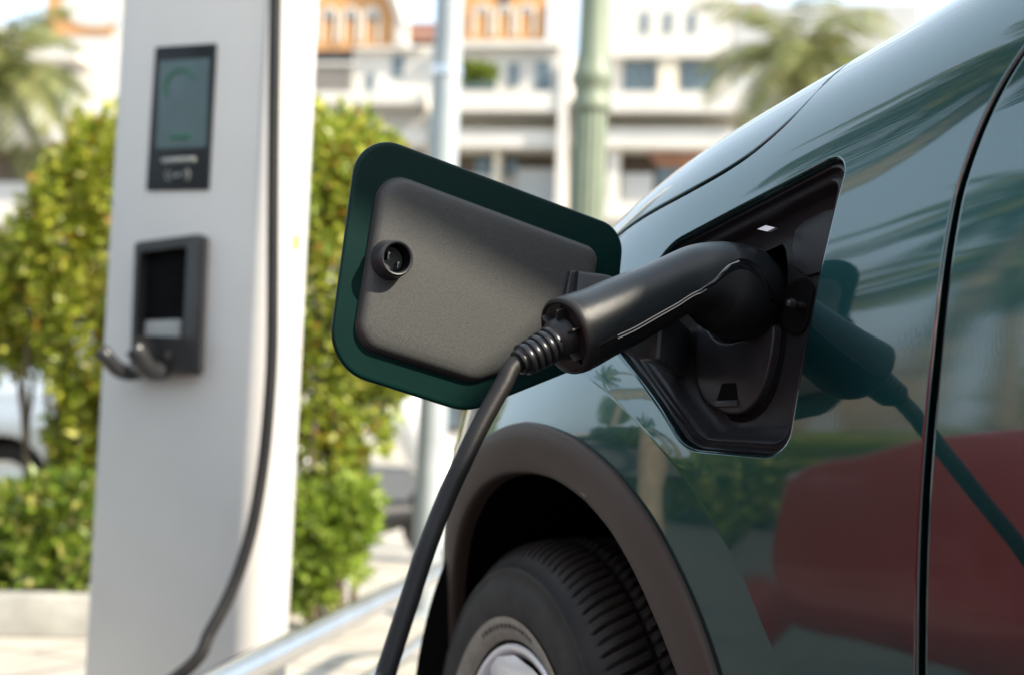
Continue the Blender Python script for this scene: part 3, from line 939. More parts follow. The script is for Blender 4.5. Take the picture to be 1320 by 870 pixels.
# (x, y, depth, half height in px, half width factor)
K = [(731, 433, 1.231, 51, 1.0), (745, 428, 1.237, 51, 1.0), (770, 417, 1.247, 48, 1.0), (800, 403, 1.260, 46.5, 1.0), (840, 384, 1.276, 43, .98), (872, 368, 1.289, 41, .98),
     (898, 361, 1.301, 46, 1.0), (918, 364, 1.313, 54, 1.0), (938, 372, 1.325, 60, 1.0), (955, 379, 1.338, 60, .98), (968, 385, 1.353, 54, .95), (974, 389, 1.372, 50, .95), (979, 392, 1.40, 47, .95)]
KC = catmull(np.array([[*pt(x, y, d), h * d / FPX, w] for x, y, d, h, w in K]), 10)
GC, GR, GW = KC[:, :3], KC[:, 3], KC[:, 4]
GT = np.gradient(GC, axis=0); GT /= np.linalg.norm(GT, axis=1)[:, None]
arcl = np.r_[0, np.cumsum(np.linalg.norm(np.diff(GC, axis=0), axis=1))]; AL = arcl / arcl[-1]
def gframe(i):
    t = GT[i]; side = np.cross(t, ZUP); side /= np.linalg.norm(side)   # points to the viewer's side?
    if side @ (CAM - GC[i]) < 0: side = -side
    up = np.cross(side, t)
    if up[2] < 0: up = -up
    return side, up
def gsec(i, th, dr=0.0):
    """th measured from the crest towards the viewer"""
    side, up = gframe(i)
    c, s = math.cos(th), math.sin(th); n = 2.35
    k = (abs(c) ** n + abs(s) ** n) ** (-1 / n)
    r = GR[i] + dr
    return GC[i] + up * r * k * c + side * (r * .98 * GW[i]) * k * s
# seam height: the angle from the crest at which upper and lower shells meet
KX = catmull(np.array([[k[0], 0.0] for k in K]), 10)[:, 0]
def seam(x):
    x = np.interp(x, AL, KX)
    b = np.interp(x, [731, 800, 850, 876, 893, 906, 916, 926, 936, 950, 962, 985], [108, 108, 107, 104, 92, 68, 60, 60, 68, 92, 99, 100])
    return b
xs = np.linspace(0, 1, 600); sv = seam(xs); kk = np.hanning(19); kk /= kk.sum(); sv = np.convolve(np.pad(sv, 9, mode="edge"), kk, "valid")
ww = np.interp(np.interp(xs, AL, KX), [731, 870, 890, 905, 940, 958, 966, 990], [6, 6, 9, 15, 15, 11, 5, 5])
SE = [R(np.interp(a, xs, sv)) for a in AL]; SW = [R(np.interp(a, xs, ww)) for a in AL]
n = len(GC); i0 = 4
up_ = MB(); lo_ = MB(); tr = MB()
G = []
for i in range(i0, n):
    row = [gsec(i, s_ * SE[i], d) for s_, d in ((-1, -.0022),)]
    row += [gsec(i, t) for t in np.linspace(-SE[i], SE[i], 41)]
    row = [row[0], gsec(i, -SE[i] - .012, -.0006)] + row[1:] + [gsec(i, SE[i] + .012, -.0006), gsec(i, SE[i] + .014, -.0022)]
    G.append(row)
up_.quad_grid(np.array(G))
G = []
for i in range(i0, n):
    a, b = SE[i] + SW[i], 2 * math.pi - SE[i] - SW[i]
    G.append([gsec(i, a, -.003)] + [gsec(i, t, -.0007) for t in np.linspace(a, b, 45)] + [gsec(i, b, -.003)])
lo_.quad_grid(np.array(G))
G1, G2 = [], []
for i in range(i0 + 3, n - 20):
    G1.append([gsec(i, SE[i] + SW[i] * f, d) for f, d in ((.04, -.0026), (.08, -.0012), (.2, -.0009), (.5, -.0008), (.8, -.0009), (.92, -.0012), (.96, -.0026))])
    G2.append([gsec(i, -SE[i] - SW[i] * f, d) for f, d in ((.04, -.0026), (.08, -.0012), (.2, -.0009), (.5, -.0008), (.8, -.0009), (.92, -.0012), (.96, -.0026))])
tr.quad_grid(np.array(G1)).quad_grid(np.array(G2))
up_.build("upper_shell", "gun", gun, angle=45)
lo_.build("lower_shell", "gun_low", gun, angle=45)
tr.build("trim_strip", "gloss", gun, angle=30)
ribm = MB()
ii = [i for i in range(i0 + 3, n) if 764 < KX[i] < 884]
for f_ in (.15, .95):
    for sg_ in (1, -1):
        ribm.tube([gsec(i, sg_ * (SE[i] + SW[i] * f_), .0001) for i in ii], .00075, 6)
ribm.build("seam_bead", "gloss", gun)
# inner core so that the seams are dark, not hollow
MB().quad_grid(np.array([[gsec(i, t, -.0028) for t in np.linspace(0, 2 * math.pi, 40, endpoint=False)] for i in range(i0, n)]), close_v=True).build("core", "gasket", gun)
# side groove lines pressed into the lower shell
# end cap: stepped rim, flat face, two screw holes, web ribs
i = 0
side, up = gframe(2); ax = GT[2]
cc = GC[2]; rc_ = GR[2]
def se(th, r):
    c, s = math.cos(th), math.sin(th); nn = 2.35; k = (abs(c) ** nn + abs(s) ** nn) ** (-1 / nn)
    return up * r * k * c + side * (r * .98) * k * s
TH = np.linspace(0, 2 * math.pi, 64, endpoint=False)
cap_ = MB()
G = []
for h, f in ((.0068, .94), (.0068, .985), (.005, 1.0), (-.0005, 1.0), (-.0035, .99), (-.0055, .95), (-.006, .90), (-.004, .86), (-.0035, .80), (-.0035, .2)):
    G.append([cc + ax * h + se(t, rc_ * f) for t in TH])
cap_.quad_grid(np.array(G), close_v=True)
cap_.build("end_cap", "cap", gun, angle=40)
for t in (R(12), R(150)):
    holes_ = MB()
    p = cc + se(t, rc_ * .73) - ax * .0037
    holes_.lathe([(.0001, .0), (.0028, .0)], p, -ax, 16)
    holes_.lathe([(.0001, .0001), (.0020, .0001)], p + up * .0028 * (1 if t < 1 else .6), -ax, 16)
    holes_.build("screw_hole_shade", "void", gun)  # flat near-black discs paint the shade of the screw holes
rb = MB()
# strain relief: bellows running from the cap to the cable
sr0 = cc - ax * .003; sr1 = pt(668, 468, 1.208)
sd = (sr1 - sr0); slen = np.linalg.norm(sd); sd /= slen
for t in (R(-40), R(20), R(75), R(140)):
    q = se(t, rc_ * .5); d = q / np.linalg.norm(q); w = np.cross(d, ax)
    rb.box(cc + q - ax * .0078, (.018, .0022, .010), np.c_[d, w, -ax], .0005)
rb.lathe([(.019, .0), (.0185, .009), (.017, .013), (.0155, .015)], sr0, sd, 36)
rb.build("rib_collar", "cap", gun, angle=40)
pr = [(.0150, .008)]
h = .014; r = .0163
k = 0
while h < slen - .006:
    rr_ = r * (1 - .028 * k)
    pr += [(rr_ * .86, h), (rr_ * .97, h + .0006), (rr_, h + .0016), (rr_, h + .0038), (rr_ * .97, h + .0050), (rr_ * .86, h + .0056), (rr_ * .83, h + .0066)]
    h += .0072; k += 1
pr += [(.0112, h), (.0115, h + .002), (.0108, h + .0035), (.0090, h + .004), (.0068, h + .003)]
MB().lathe(pr, sr0, sd, 44).build("strain_relief", "gasket", gun, angle=40)
MTc = None
# cable: down out of the grip, along the ground and up to the station
ca = [sr0 + sd * (slen * .35), sr1 + sd * .004, pt(648, 497, 1.194), pt(620, 547, 1.176), pt(598, 592, 1.160), pt(576, 640, 1.144), pt(551, 703, 1.122), pt(527, 775, 1.10), pt(497, 868, 1.07), pt(470, 950, 1.04)]
ca += [np.array([-.16, 1.02, .30]), np.array([-.24, 1.15, .08]), np.array([-.38, 1.38, .013]), np.array([-.66, 1.75, .013]), np.array([-.92, 2.25, .013]), np.array([-.96, 2.72, .02]),
       np.array([-.90, 2.95, .10])]
ca += [pt(236, 866, 3.02), pt(272, 812, 3.06), pt(302, 752, 3.10), pt(325, 680, 3.13), pt(339, 600, 3.15), pt(347, 520, 3.16), pt(351, 440, 3.17), pt(352, 300, 3.18), pt(353, 160, 3.19), pt(355, 0, 3.20), pt(357, -110, 3.22), pt(365, -150, 3.30)]
MB().tube(catmull(ca, 14), np.r_[np.full(9 * 14, .0078), np.linspace(.0078, .0138, 8 * 14), np.full((len(ca) - 1) * 14 + 1 - 17 * 14, .0138)], 24).build("cable", "cable", gun)

# ------------------------------------------------------------------ charging station
# footprint: front face turned 24 degrees, nearest corner at depth 3.2
sa = R(28.0)
SX = np.array([math.cos(sa), -math.sin(sa), 0]); SNr = np.array([-math.sin(sa), -math.cos(sa), 0])   # right along the front face, front normal
scn = pt(338, 560, 3.22); scn[2] = 0
# front-left edge at px x ~ 121
r0 = ray(123, 560)
tt = np.linalg.solve(np.c_[r0[:2], -(-SX[:2])], scn[:2] - CAM[:2])
FWD = float(tt[1])
r1 = ray(388, 560)
tt = np.linalg.solve(np.c_[r1[:2], -(-SNr[:2])], scn[:2] - CAM[:2])
DEP = float(tt[1])
print("station w,d", FWD, DEP)
sctr = scn - SX * FWD / 2 - SNr * DEP / 2
station = thing("charging_station", "white charging pillar with a small screen and an empty black gun holder", "charging station", sctr)
def ST3(x, z, h=0.0):     # x from the near front corner to the left, h outward of the front face
    return scn - SX * x + SNr * h + ZUP * z
base_poly = [(0, 0), (0, DEP), (FWD, DEP), (FWD, 0)]
fp = round_poly([(0, 0), (-FWD, 0), (-FWD, DEP), (0, DEP)][::-1], [.02, .02, .02, .055], 10)
bp = ccw(np.array(fp))
cab = MB()
zs = [.06, .064, 2.06, 2.085, 2.10]; ofs = [0.001, 0, 0, .008, .025]
G = [[scn + SX * q[0] - SNr * q[1] + ZUP * z for q in (inset(bp, o) if o else bp)] for z, o in zip(zs, ofs)]
cab.quad_grid(np.array(G), close_v=True)
cab.add([scn + SX * q[0] - SNr * q[1] + ZUP * 2.10 for q in inset(bp, .025)], [tuple(range(len(bp)))])
cabin_ = cab.build("cabinet", "white_steel", station, angle=30)
MB().quad_grid(np.array([[scn + SX * q[0] - SNr * q[1] + ZUP * z for q in inset(bp, o)] for z, o in ((0, .012), (.061, .012))]), close_v=True).build("plinth", "dark_metal", station)
# side door seam and small lock buttons on the right face
sm = MB()
for f in (.16,):
    p = scn - SNr * (DEP * f)
def stp(x, y, h=0.0):
    p = on_plane(x, y, scn + SNr * h, SNr); d = p - scn
    return np.array([-(d @ SX), d[2]])
def rect(p0, p1, p2, p3, h0, h1, name, m, parent, r=.004, bev=.0015):
    P = np.array([stp(*p, h=h1) for p in (p0, p1, p2, p3)])
    P = np.c_[-P[:, 0], P[:, 1]]
    return MB().prism(round_poly(ccw(P), r, 5), scn, SX, ZUP, SNr, h0, h1, bev).build(name, m, parent)
scr = rect((200, 61), (278, 56), (268, 245), (188, 246), -.002, .006, "screen_panel", "bezel", station)
rect((206, 79), (270, 75), (265, 190), (201, 192), .004, .0068, "display", "screen", station, .003, .0003)
def on_front(pts, h, name, m, parent, wpx=2.2):
    P = [scn - SX * stp(x, y, h)[0] + SNr * h + ZUP * stp(x, y, h)[1] for x, y in pts]
    return MB().tube(catmull(P, 5) if len(P) > 2 else P, wpx * 3.2 / FPX / 2, 8).build(name, m, parent)
on_front([(215, 124), (213, 112), (219, 98), (231, 91), (243, 92), (250, 100)], .0068, "progress_arc", "scr_green", station, 6)
on_front([(221, 178), (228, 177), (236, 177), (246, 176)], .0068, "status_line", "scr_green", station, 7)
on_front([(210, 208), (252, 206)], .006, "reader_bar", "mark", station, 7)
rfid = MB()
for pts in ([(217, 219), (214, 226), (217, 234)], [(222, 222), (220, 227), (222, 231)], [(241, 218), (244, 225), (241, 233)], [(236, 221), (238, 226), (236, 230)]):
    P = [scn - SX * stp(x, y, .006)[0] + SNr * .006 + ZUP * stp(x, y, .006)[1] for x, y in pts]
    rfid.tube(catmull(P, 5), .0016, 6)
P = [scn - SX * stp(x, y, .006)[0] + SNr * .006 + ZUP * stp(x, y, .006)[1] for x, y in ((226, 227), (232, 226))]
rfid.tube(P, .004, 8)
rfid.build("contactless_mark", "mark", station)
# gun holder: a deep frame with a dark mouth and two hooks below
hold = thing  # (parts below)
P = [stp(*p, h=.03) for p in ((174, 312), (259, 301), (252, 482), (168, 484))]
HP = ccw(np.c_[-np.array([p[0] for p in P]), np.array([p[1] for p in P])])
ho = round_poly(HP, .014, 6); n0 = len(ho)
hin = np.array([stp(*p, h=.03) for p in ((182, 326), (244, 318), (238, 436), (176, 438))]); hin = ccw(np.c_[-hin[:, 0], hin[:, 1]])
hi = round_poly(hin, .008, 6)
def HS(q, h): return scn + SX * q[0] + SNr * h + ZUP * q[1]
hm = MB()
hm.quad_grid(np.array([[HS(q, -.002) for q in ho], [HS(q, .028) for q in ho], [HS(q, .036) for q in inset(ho, .004)], [HS(q, .038) for q in inset(ho, .009)]]), close_v=True)
# face with the mouth cut out, matched vertex to vertex
ofl = inset(ho, .009)
hm.quad_grid(np.array([[HS(q, .038) for q in ofl], [HS(q, .037) for q in hi], [HS(q, .006) for q in hi]]), close_v=True)
hm.build("gun_holder", "holder", station, angle=40)
MB().add([HS(q, .007) for q in hi], [tuple(range(len(hi)))]).build("holder_recess", "void", station)
q = np.array([stp(*p, h=.012) for p in ((188, 414), (234, 412), (232, 436), (186, 437))]); q = ccw(np.c_[-q[:, 0], q[:, 1]])
MB().prism(round_poly(q, .003, 4), scn, SX, ZUP, SNr, .006, .014, .002).build("holder_label", "mark", station)
# curved chin under the mouth and the two hooks
def fpt(x, y, h):
    s = stp(x, y, h); return scn - SX * s[0] + SNr * h + ZUP * s[1]
ch = MB()
G = []
for f in np.linspace(0, 1, 10):
    row = []
    for g in np.linspace(0, 1, 12):
        x = 176 + (250 - 176) * f; y = 478 - 46 * g ** 1.5 + 3 * f
        row.append(fpt(x, y, .040 + .055 * (g ** 1.2) * (1 - .75 * f)))
    G.append(row)
ch.quad_grid(np.array(G))
ch.build("holder_chin", "holder", station)
for hx in (0, 1):
    x0 = 190 - 46 * hx
    pts_ = [fpt(x0 + 22, 476, .035), fpt(x0 + 8, 478, .065), fpt(x0 - 4, 470, .105), fpt(x0 - 12, 455, .125), fpt(x0 - 16, 449, .13)]
    if hx: pts_ = [fpt(182, 478, .03), fpt(165, 480, .05), fpt(150, 474, .085), fpt(137, 460, .115), fpt(131, 452, .12)]
    MB().tube(catmull(pts_, 6), .023 if not hx else .019, 14).build("holder_hook", "holder", station)
# small yellow sticker on the right-hand face
stk = MB(); pz = scn - SNr * (DEP * .62) + SX * .0012
stk.add([pz + SNr * a + ZUP * b for a, b in ((-.012, 1.20), (.012, 1.20), (.012, 1.235), (-.012, 1.235))], [(0, 1, 2, 3)])
stk.build("warning_sticker", mat("yellow_vinyl", (.6, .5, .06), .4, 0, .1, 20), station, smooth=False)
# rivets on the right-hand face
rv = MB()
for x, y in ((379, 330), (376, 470), (373, 614), (371, 720)):
    pass
SR = SX
for x, y in ((386, 455), (374, 715)):
    pass
def side_pt(u, z): return scn - SNr * u + ZUP * z + SR * .0
for z in (.62, .97, 1.38):
    MB().lathe([(.0001, .004), (.006, .0035), (.008, 0)], side_pt(DEP * .82, z), SR, 16).build("cover_screw", "white_steel", station)

# stainless two-rail barrier in front of the pillar
bar = thing("steel_barrier", "polished steel two-rail barrier low beside the white charging pillar", "barrier", pt(450, 800, 3.3) * [1, 1, 0])
a1, a2 = pt(330, 868, 2.66), pt(556, 742, 4.4)
dv = (a2 - a1); dv[2] = 0; dv /= np.linalg.norm(dv)
zt = .352
def bl_(t, z): p = a1 + dv * t; return np.array([p[0], p[1], z])
L_ = np.linalg.norm((a2 - a1)[:2])
MB().tube(catmull([bl_(-1.0, .0), bl_(-1.0, zt - .12), bl_(-.96, zt - .03), bl_(-.88, zt), bl_(0, zt), bl_(L_, zt), bl_(L_ + .4, zt), bl_(L_ + .5, zt - .03), bl_(L_ + .54, zt - .12), bl_(L_ + .54, 0)], 10), .029, 24).build("top_rail", "steel", bar)
MB().tube([bl_(-1.0, .17), bl_(L_ + .54, .17)], .017, 14).build("lower_rail", "steel", bar)
for t in (-1.0, L_ + .54):
    MB().lathe([(.0001, .012), (.045, .012), (.05, 0)], bl_(t, 0), ZUP, 24).build("base_plate", "steel", bar)
# ------------------------------------------------------------------ ground
g = MB(); g.add([(-400, -400, 0), (400, -400, 0), (400, 600, 0), (-400, 600, 0)], [(0, 1, 2, 3)])
tag(g.build("ground", "paving", None, smooth=False), kind="structure")
pb_ = MB()
for a0, a1, o0, o1 in ((-14, 1.9, -7, 26), (1.9, 30, .95, 26)):
    pb_.add([WP(np.array([a, o, .004])) for a, o in ((a0, o0), (a1, o0), (a1, o1), (a0, o1))], [(0, 1, 2, 3)])
tag(pb_.build("parking_lot", "asphalt", None, smooth=False), kind="structure")
# asphalt street in front of the houses
st = MB(); st.add([(-120, 13.5, .004), (120, 11.0, .004), (120, 30, .004), (-120, 32, .004)], [(0, 1, 2, 3)])
tag(st.build("street", "asphalt", None, smooth=False), kind="structure")

# ------------------------------------------------------------------ shrubs
def leaf_mesh(name, blobs, count, size, palette, seed, m="leaf", parent=None, droop=.3, shell=.55):
    """blobs: list of (centre, (rx,ry,rz)); every leaf a small folded blade with its own tint"""
    r = np.random.default_rng(seed)
    vol = np.array([np.prod(b[1]) ** .75 for b in blobs]); pick = r.choice(len(blobs), count, p=vol / vol.sum())
    d = r.normal(size=(count, 3)); d /= np.linalg.norm(d, axis=1)[:, None]
    rad = shell + (1 - shell) * r.random(count) ** .6
    rad *= 1 + .16 * np.sin(d[:, 0] * 7 + d[:, 2] * 5 + seed) + .1 * r.normal(size=count)
    C = np.array([blobs[k][0] for k in pick]); RR = np.array([blobs[k][1] for k in pick])
    P = C + d * RR * rad[:, None]
    # leaf axes: pointing outward and up, random roll
    ax = d + r.normal(size=(count, 3)) * .7 + [0, 0, .2]; ax /= np.linalg.norm(ax, axis=1)[:, None]
    side = np.cross(ax, r.normal(size=(count, 3))); side /= np.linalg.norm(side, axis=1)[:, None]
    nn = np.cross(side, ax)
    L = size * (.6 + .8 * r.random(count))[:, None]; Wd = L * (.24 + .12 * r.random(count))[:, None]
    v0 = P; v1 = P + ax * L * .45 + side * Wd + nn * L * .06; v2 = P + ax * L - nn * L * droop * .5; v3 = P + ax * L * .45 - side * Wd + nn * L * .06
    V = np.stack([v0, v1, v2, v3], 1).reshape(-1, 3)
    F = [(4 * i, 4 * i + 1, 4 * i + 2, 4 * i + 3) for i in range(count)]
    me = bpy.data.meshes.new(name); me.from_pydata(V.tolist(), [], F); me.update()
    pal = np.array(palette); w = pal[:, 3] / pal[:, 3].sum()
    c = pal[r.choice(len(pal), count, p=w), :3] * (.7 + .6 * r.random(count))[:, None]
    at = me.color_attributes.new("tint", "FLOAT_COLOR", "POINT")
    cc_ = np.repeat(np.c_[c, np.ones(count)], 4, 0).astype(np.float32)
    at.data.foreach_set("color", cc_.ravel())
    return link(name, me, m, parent)

PAL_HEDGE = [(.27, .33, .035, 4), (.38, .41, .05, 3), (.14, .19, .02, 2), (.40, .20, .03, .7), (.48, .47, .09, 1.2)]
PAL_LOW = [(.13, .20, .018, 4), (.22, .28, .03, 3), (.06, .10, .012, 2), (.40, .38, .10, 1.4)]
PAL_GOLD = [(.29, .33, .035, 3), (.40, .40, .05, 2), (.42, .24, .03, .4), (.22, .27, .02, 3), (.52, .50, .10, 1.2)]

def shrub(label, blobs_px, depth, count, size, pal, seed, group, stems=6, name="hedge_shrub"):
    blobs = []
    for x, y, rx, ry, dd in blobs_px:
        d = depth + dd; k = d / FPX
        blobs.append((pt(x, y, d), (rx * k, min(rx, ry) * k * .9, ry * k)))
    b0 = np.mean([b[0] for b in blobs], 0); b0[2] = 0
    e = thing(name, label, "shrub", b0, group)
    leaf_mesh("foliage", blobs, count, size, pal, seed, parent=e)
    stb = MB(); rs = random.Random(seed)
    for k in range(stems):
        b = rs.choice(blobs)
        root = b0 + np.array([rs.uniform(-.1, .1), rs.uniform(-.1, .1), .05])
        mid = root * .5 + b[0] * .5 + np.array([rs.uniform(-.12, .12), rs.uniform(-.1, .1), 0])
        tip = b[0] + np.array([rs.uniform(-.6, .6) * b[1][0], 0, rs.uniform(-.2, .6) * b[1][2]])
        stb.tube(catmull([root, mid, tip], 5), np.linspace(.018, .006, 11), 7)
    stb.build("stem", "bark", e)
    return e

GH = "shrubs in the planting bed"
shrub("tall yellow-green shrub with orange tinged leaves just right of the charging pillar", [(405, 230, 92, 95, 0), (468, 250, 58, 95, 0), (425, 380, 95, 110, 0), (478, 460, 50, 70, .1), (400, 500, 62, 66, 0), (508, 480, 22, 56, .1), (460, 560, 40, 34, .05), (415, 590, 50, 44, 0)], 5.6, 12500, .046, PAL_HEDGE, 11, GH, 10)
shrub("low bright green shrub under the tall one right of the charging pillar", [(415, 690, 62, 66, 0), (452, 660, 34, 42, -.05), (395, 740, 42, 42, 0)], 5.5, 4200, .042, [(.22, .31, .03, 4), (.34, .42, .07, 3), (.10, .15, .015, 2)], 12, GH, 5)
shrub("tall golden-green shrub at the left edge of the photo beside the pillar", [(118, 230, 46, 84, 0), (78, 310, 52, 96, 0), (30, 390, 62, 80, .1), (110, 440, 52, 100, 0), (-55, 420, 60, 80, .2), (108, 560, 40, 60, .05)], 5.9, 14000, .046, PAL_GOLD, 13, GH, 10)
shrub("low dark green shrub in front of the silver car", [(20, 680, 66, 60, 0), (85, 670, 46, 60, 0), (-70, 690, 80, 70, 0), (60, 735, 74, 40, -.1)], 5.5, 5200, .045, PAL_LOW, 14, GH, 8)
shrub("tall shrub hidden behind the charging pillar", [(210, 330, 90, 150, 0), (290, 430, 90, 170, 0), (230, 600, 100, 100, 0)], 6.1, 5000, .055, PAL_HEDGE, 15, GH, 6)
shrub("wide green shrub further left along the planting bed", [(-230, 330, 120, 130, 0), (-320, 460, 120, 140, 0), (-200, 600, 120, 120, 0)], 6.2, 6000, .06, PAL_GOLD, 16, GH, 8)

# planting bed kerb
kb = MB()
kerb0 = pt(-700, 800, 5.05); kerb1 = pt(372, 782, 5.3)
dk = kerb1 - kerb0; dk[2] = 0; Lk = np.linalg.norm(dk); dk /= Lk; nk = np.array([-dk[1], dk[0], 0])
def rotz(d): return np.c_[d, np.array([-d[1], d[0], 0]), ZUP]
bed = thing("planter_kerb", "pale stone kerb edging the planting bed behind the charging pillar", "kerb", (kerb0 + dk * Lk / 2) * [1, 1, 0])
x = 0.0
kk_ = 0
while x < Lk:
    w = min(.8, Lk - x)
    if w > .1:
        c = kerb0 + dk * (x + w / 2); c[2] = .075
        MB().box(c, (w - .012, .14, .15), rotz(dk), .012).build("kerb_stone", "stone", bed)
    x += .8
so = MB(); so.quad_grid(np.array([[kerb0 + dk * a + nk * b + ZUP * (.10 + .02 * math.sin(a * 3 + b * 5) - kerb0[2]) for b in (.0, .5, 1.0, 1.6)] for a in np.linspace(0, Lk, 40)]))
tag(so.build("planting_soil", "soil", None), kind="structure")

# ------------------------------------------------------------------ poles
p = pt(547, 800, 6.2); p[2] = 0
pole = thing("grey_pole", "slim pale grey steel pole behind the open charge flap", "pole", p)
MB().tube([p + ZUP * h for h in (.02, 2, 4, 6.5)], [.064, .063, .060, .056], 28).build("shaft", "galv", pole)
MB().lathe([(.0001, .02), (.14, .02), (.145, .0)], p, ZUP, 32).build("base_plate", "galv", pole)
cl = MB()
for z in (2.35,): cl.lathe([(.064, 0), (.069, .004), (.069, .05), (.064, .054)], p + ZUP * z, ZUP, 28)
cl.build("clamp_band", "steel", pole)

p = pt(753, 400, 9.0); p[2] = 0
lamp = thing("street_lamp", "sage green fluted lamp post with ring mouldings, standing behind the car", "lamp post", p)
n = 20
fl_ = MB(); G = []
for z, r in ((.9, .118), (2.0, .112), (2.9, .104)):
    G.append([p + ZUP * z + (r * (1 - .10 * (.5 + .5 * math.cos(t * 14)))) * np.array([math.cos(t), math.sin(t), 0]) for t in np.linspace(0, 2 * math.pi, 140, endpoint=False)])
fl_.quad_grid(np.array(G), close_v=True)
fl_.build("fluted_shaft", "lamp_green", lamp)
MB().lathe([(.104, 2.86), (.125, 2.88), (.128, 2.93), (.112, 2.96), (.112, 3.02), (.132, 3.05), (.136, 3.10), (.118, 3.14), (.110, 3.2), (.098, 3.26), (.09, 3.6), (.075, 4.6), (.06, 5.2)], p, ZUP, 40).build("ring_moulding", "lamp_green", lamp)
MB().lathe([(.26, .0), (.26, .12), (.22, .16), (.22, .6), (.17, .68), (.16, .85), (.125, .92)], p, ZUP, 40).build("base", "lamp_green", lamp)
MB().lathe([(.06, 5.2), (.16, 5.3), (.2, 5.75), (.22, 5.8), (.08, 6.0), (.02, 6.2)], p, ZUP, 8).build("lantern", "white_plastic", lamp)

# ------------------------------------------------------------------ houses across the street
DB = 45.0
ba = R(9.0)
BX = np.array([math.cos(ba), -math.sin(ba), 0]); BN = np.array([-math.sin(ba), -math.cos(ba), 0])
BO = pt(660, 560, DB)
BO[2] = 0
def bl(x, y, h=0.0):
    q = on_plane(x, y, BO + BN * h, BN); d = q - BO
    return d @ BX, d[2]
def fb(mb, x0, y0, x1, y1, h0, h1):
    """block on the facade: pixel rectangle, from h0 behind to h1 in front of the facade plane"""
    xa, za = bl(x0, y1, h1); xb, zb = bl(x1, y0, h1)
    c = BO + BX * (xa + xb) / 2 + BN * (h0 + h1) / 2 + ZUP * (za + zb) / 2
    return mb.box(c, (abs(xb - xa), abs(h1 - h0), abs(zb - za)), np.c_[BX, -BN, ZUP])
def house(label, x0, x1, ytop, wall, group="townhouses across the street"):
    xa, _ = bl(x0, 300); xb, zt = bl((x0 + x1) / 2, ytop)[0], bl((x0 + x1) / 2, ytop)[1]
    xe, _ = bl(x1, 300)
    e = thing("townhouse", label, "house", BO + BX * (xa + xe) / 2, group)
    mb = MB()
    c = BO + BX * (xa + xe) / 2 - BN * 4.0 + ZUP * zt / 2
    mb.box(c, (xe - xa - .02, 8.0, zt), np.c_[BX, -BN, ZUP])
    mb.build("wall", wall, e, smooth=False)
    return e
def blk(e, name, m, *rects):
    mb = MB()
    for r in rects: fb(mb, *r)
    return mb.build(name, m, e, smooth=False)
def arch_win(e, x, y0, y1, w):
    blk(e, "window", "win", (x - w / 2, y0 + 8, x + w / 2, y1, -.1, .03))
    xa, za = bl(x, y0 + 8); r = w * DB / FPX * .95
    tr_ = MB()
    pts_ = [BO + BX * (xa + r * math.cos(t)) + BN * .10 + ZUP * (za + r * math.sin(t) * .9) for t in np.linspace(0, math.pi, 14)]
    tr_.tube([BO + BX * (xa - r) + BN * .10 + ZUP * (bl(x, y1)[1])] + pts_[::-1] + [BO + BX * (xa + r) + BN * .10 + ZUP * (bl(x, y1)[1])], .05, 8)
    tr_.add([BO + BX * (xa + r * .95 * math.cos(t)) + BN * .07 + ZUP * (za + r * .85 * math.sin(t)) for t in np.linspace(0, math.pi, 14)], [tuple(range(14))])
    tr_.build("window_surround", "wall_white", e, smooth=False)
def gable(e, x0, x1, ybase, xp, ypk, m, curve=True):
    b0, zb = bl(x0, ybase); b1, _ = bl(x1, ybase); pk, zp = bl(xp, ypk)
    poly = [(b0, zb - .3), (b1, zb - .3), (b1, zb)] + [(b1 + (pk - b1) * f, zb + (zp - zb) * f ** (.8 if curve else 1)) for f in np.linspace(.1, 1, 9)] + [(b0 + (pk - b0) * f, zb + (zp - zb) * f ** (.8 if curve else 1)) for f in np.linspace(.95, .0, 9)]
    MB().prism(poly, BO, BX, ZUP, BN, -.4, .02).build("gable", m, e, smooth=False)
    return poly

# A: orange gabled house directly right of the charging pillar
A = house("white townhouse with an orange gable, seen just right of the charging pillar", 395, 552, 60, "wall_white")
blk(A, "brick_front", "orange", (395, 28, 514, 66, -.2, .05))
gable(A, 395, 522, 30, 458, -70, "orange")
MB().tube([BO + BX * bl(523, 36)[0] + BN * .15 + ZUP * bl(523, 36)[1], BO + BX * bl(512, 2)[0] + BN * .15 + ZUP * bl(512, 2)[1], BO + BX * bl(458, -74)[0] + BN * .15 + ZUP * bl(458, -74)[1]], .22, 8).build("gable_trim", "wall_white", A)
blk(A, "end_pier", "wall_white", (508, 22, 524, 58, -.2, .3))
for x in (425, 453, 480): arch_win(A, x, 13, 56, 11)
blk(A, "balcony_opening", "dark_metal", (395, 66, 455, 118, -.1, .04))
mb = MB()
for k in range(16): fb(mb, 400 + k * 3.6, 84, 401.3 + k * 3.6, 118, .25, .3)
fb(mb, 395, 80, 456, 84, .22, .34)
mb.build("balcony_rail", "wall_white", A, smooth=False)
blk(A, "window", "win", (472, 95, 483, 120, -.1, .05)); blk(A, "window", "win", (505, 72, 520, 100, -.1, .05))
blk(A, "roof_eave", "roof_tile", (526, 30, 560, 52, -2, -.2))
blk(A, "ledge", "wall_white", (395, 118, 545, 134, 0, 1.0), (455, 60, 545, 64, 0, .3))
blk(A, "shop_opening", "recess", (400, 185, 545, 262, -.1, .04))
blk(A, "fascia", "wall_white", (395, 168, 552, 188, 0, .8))

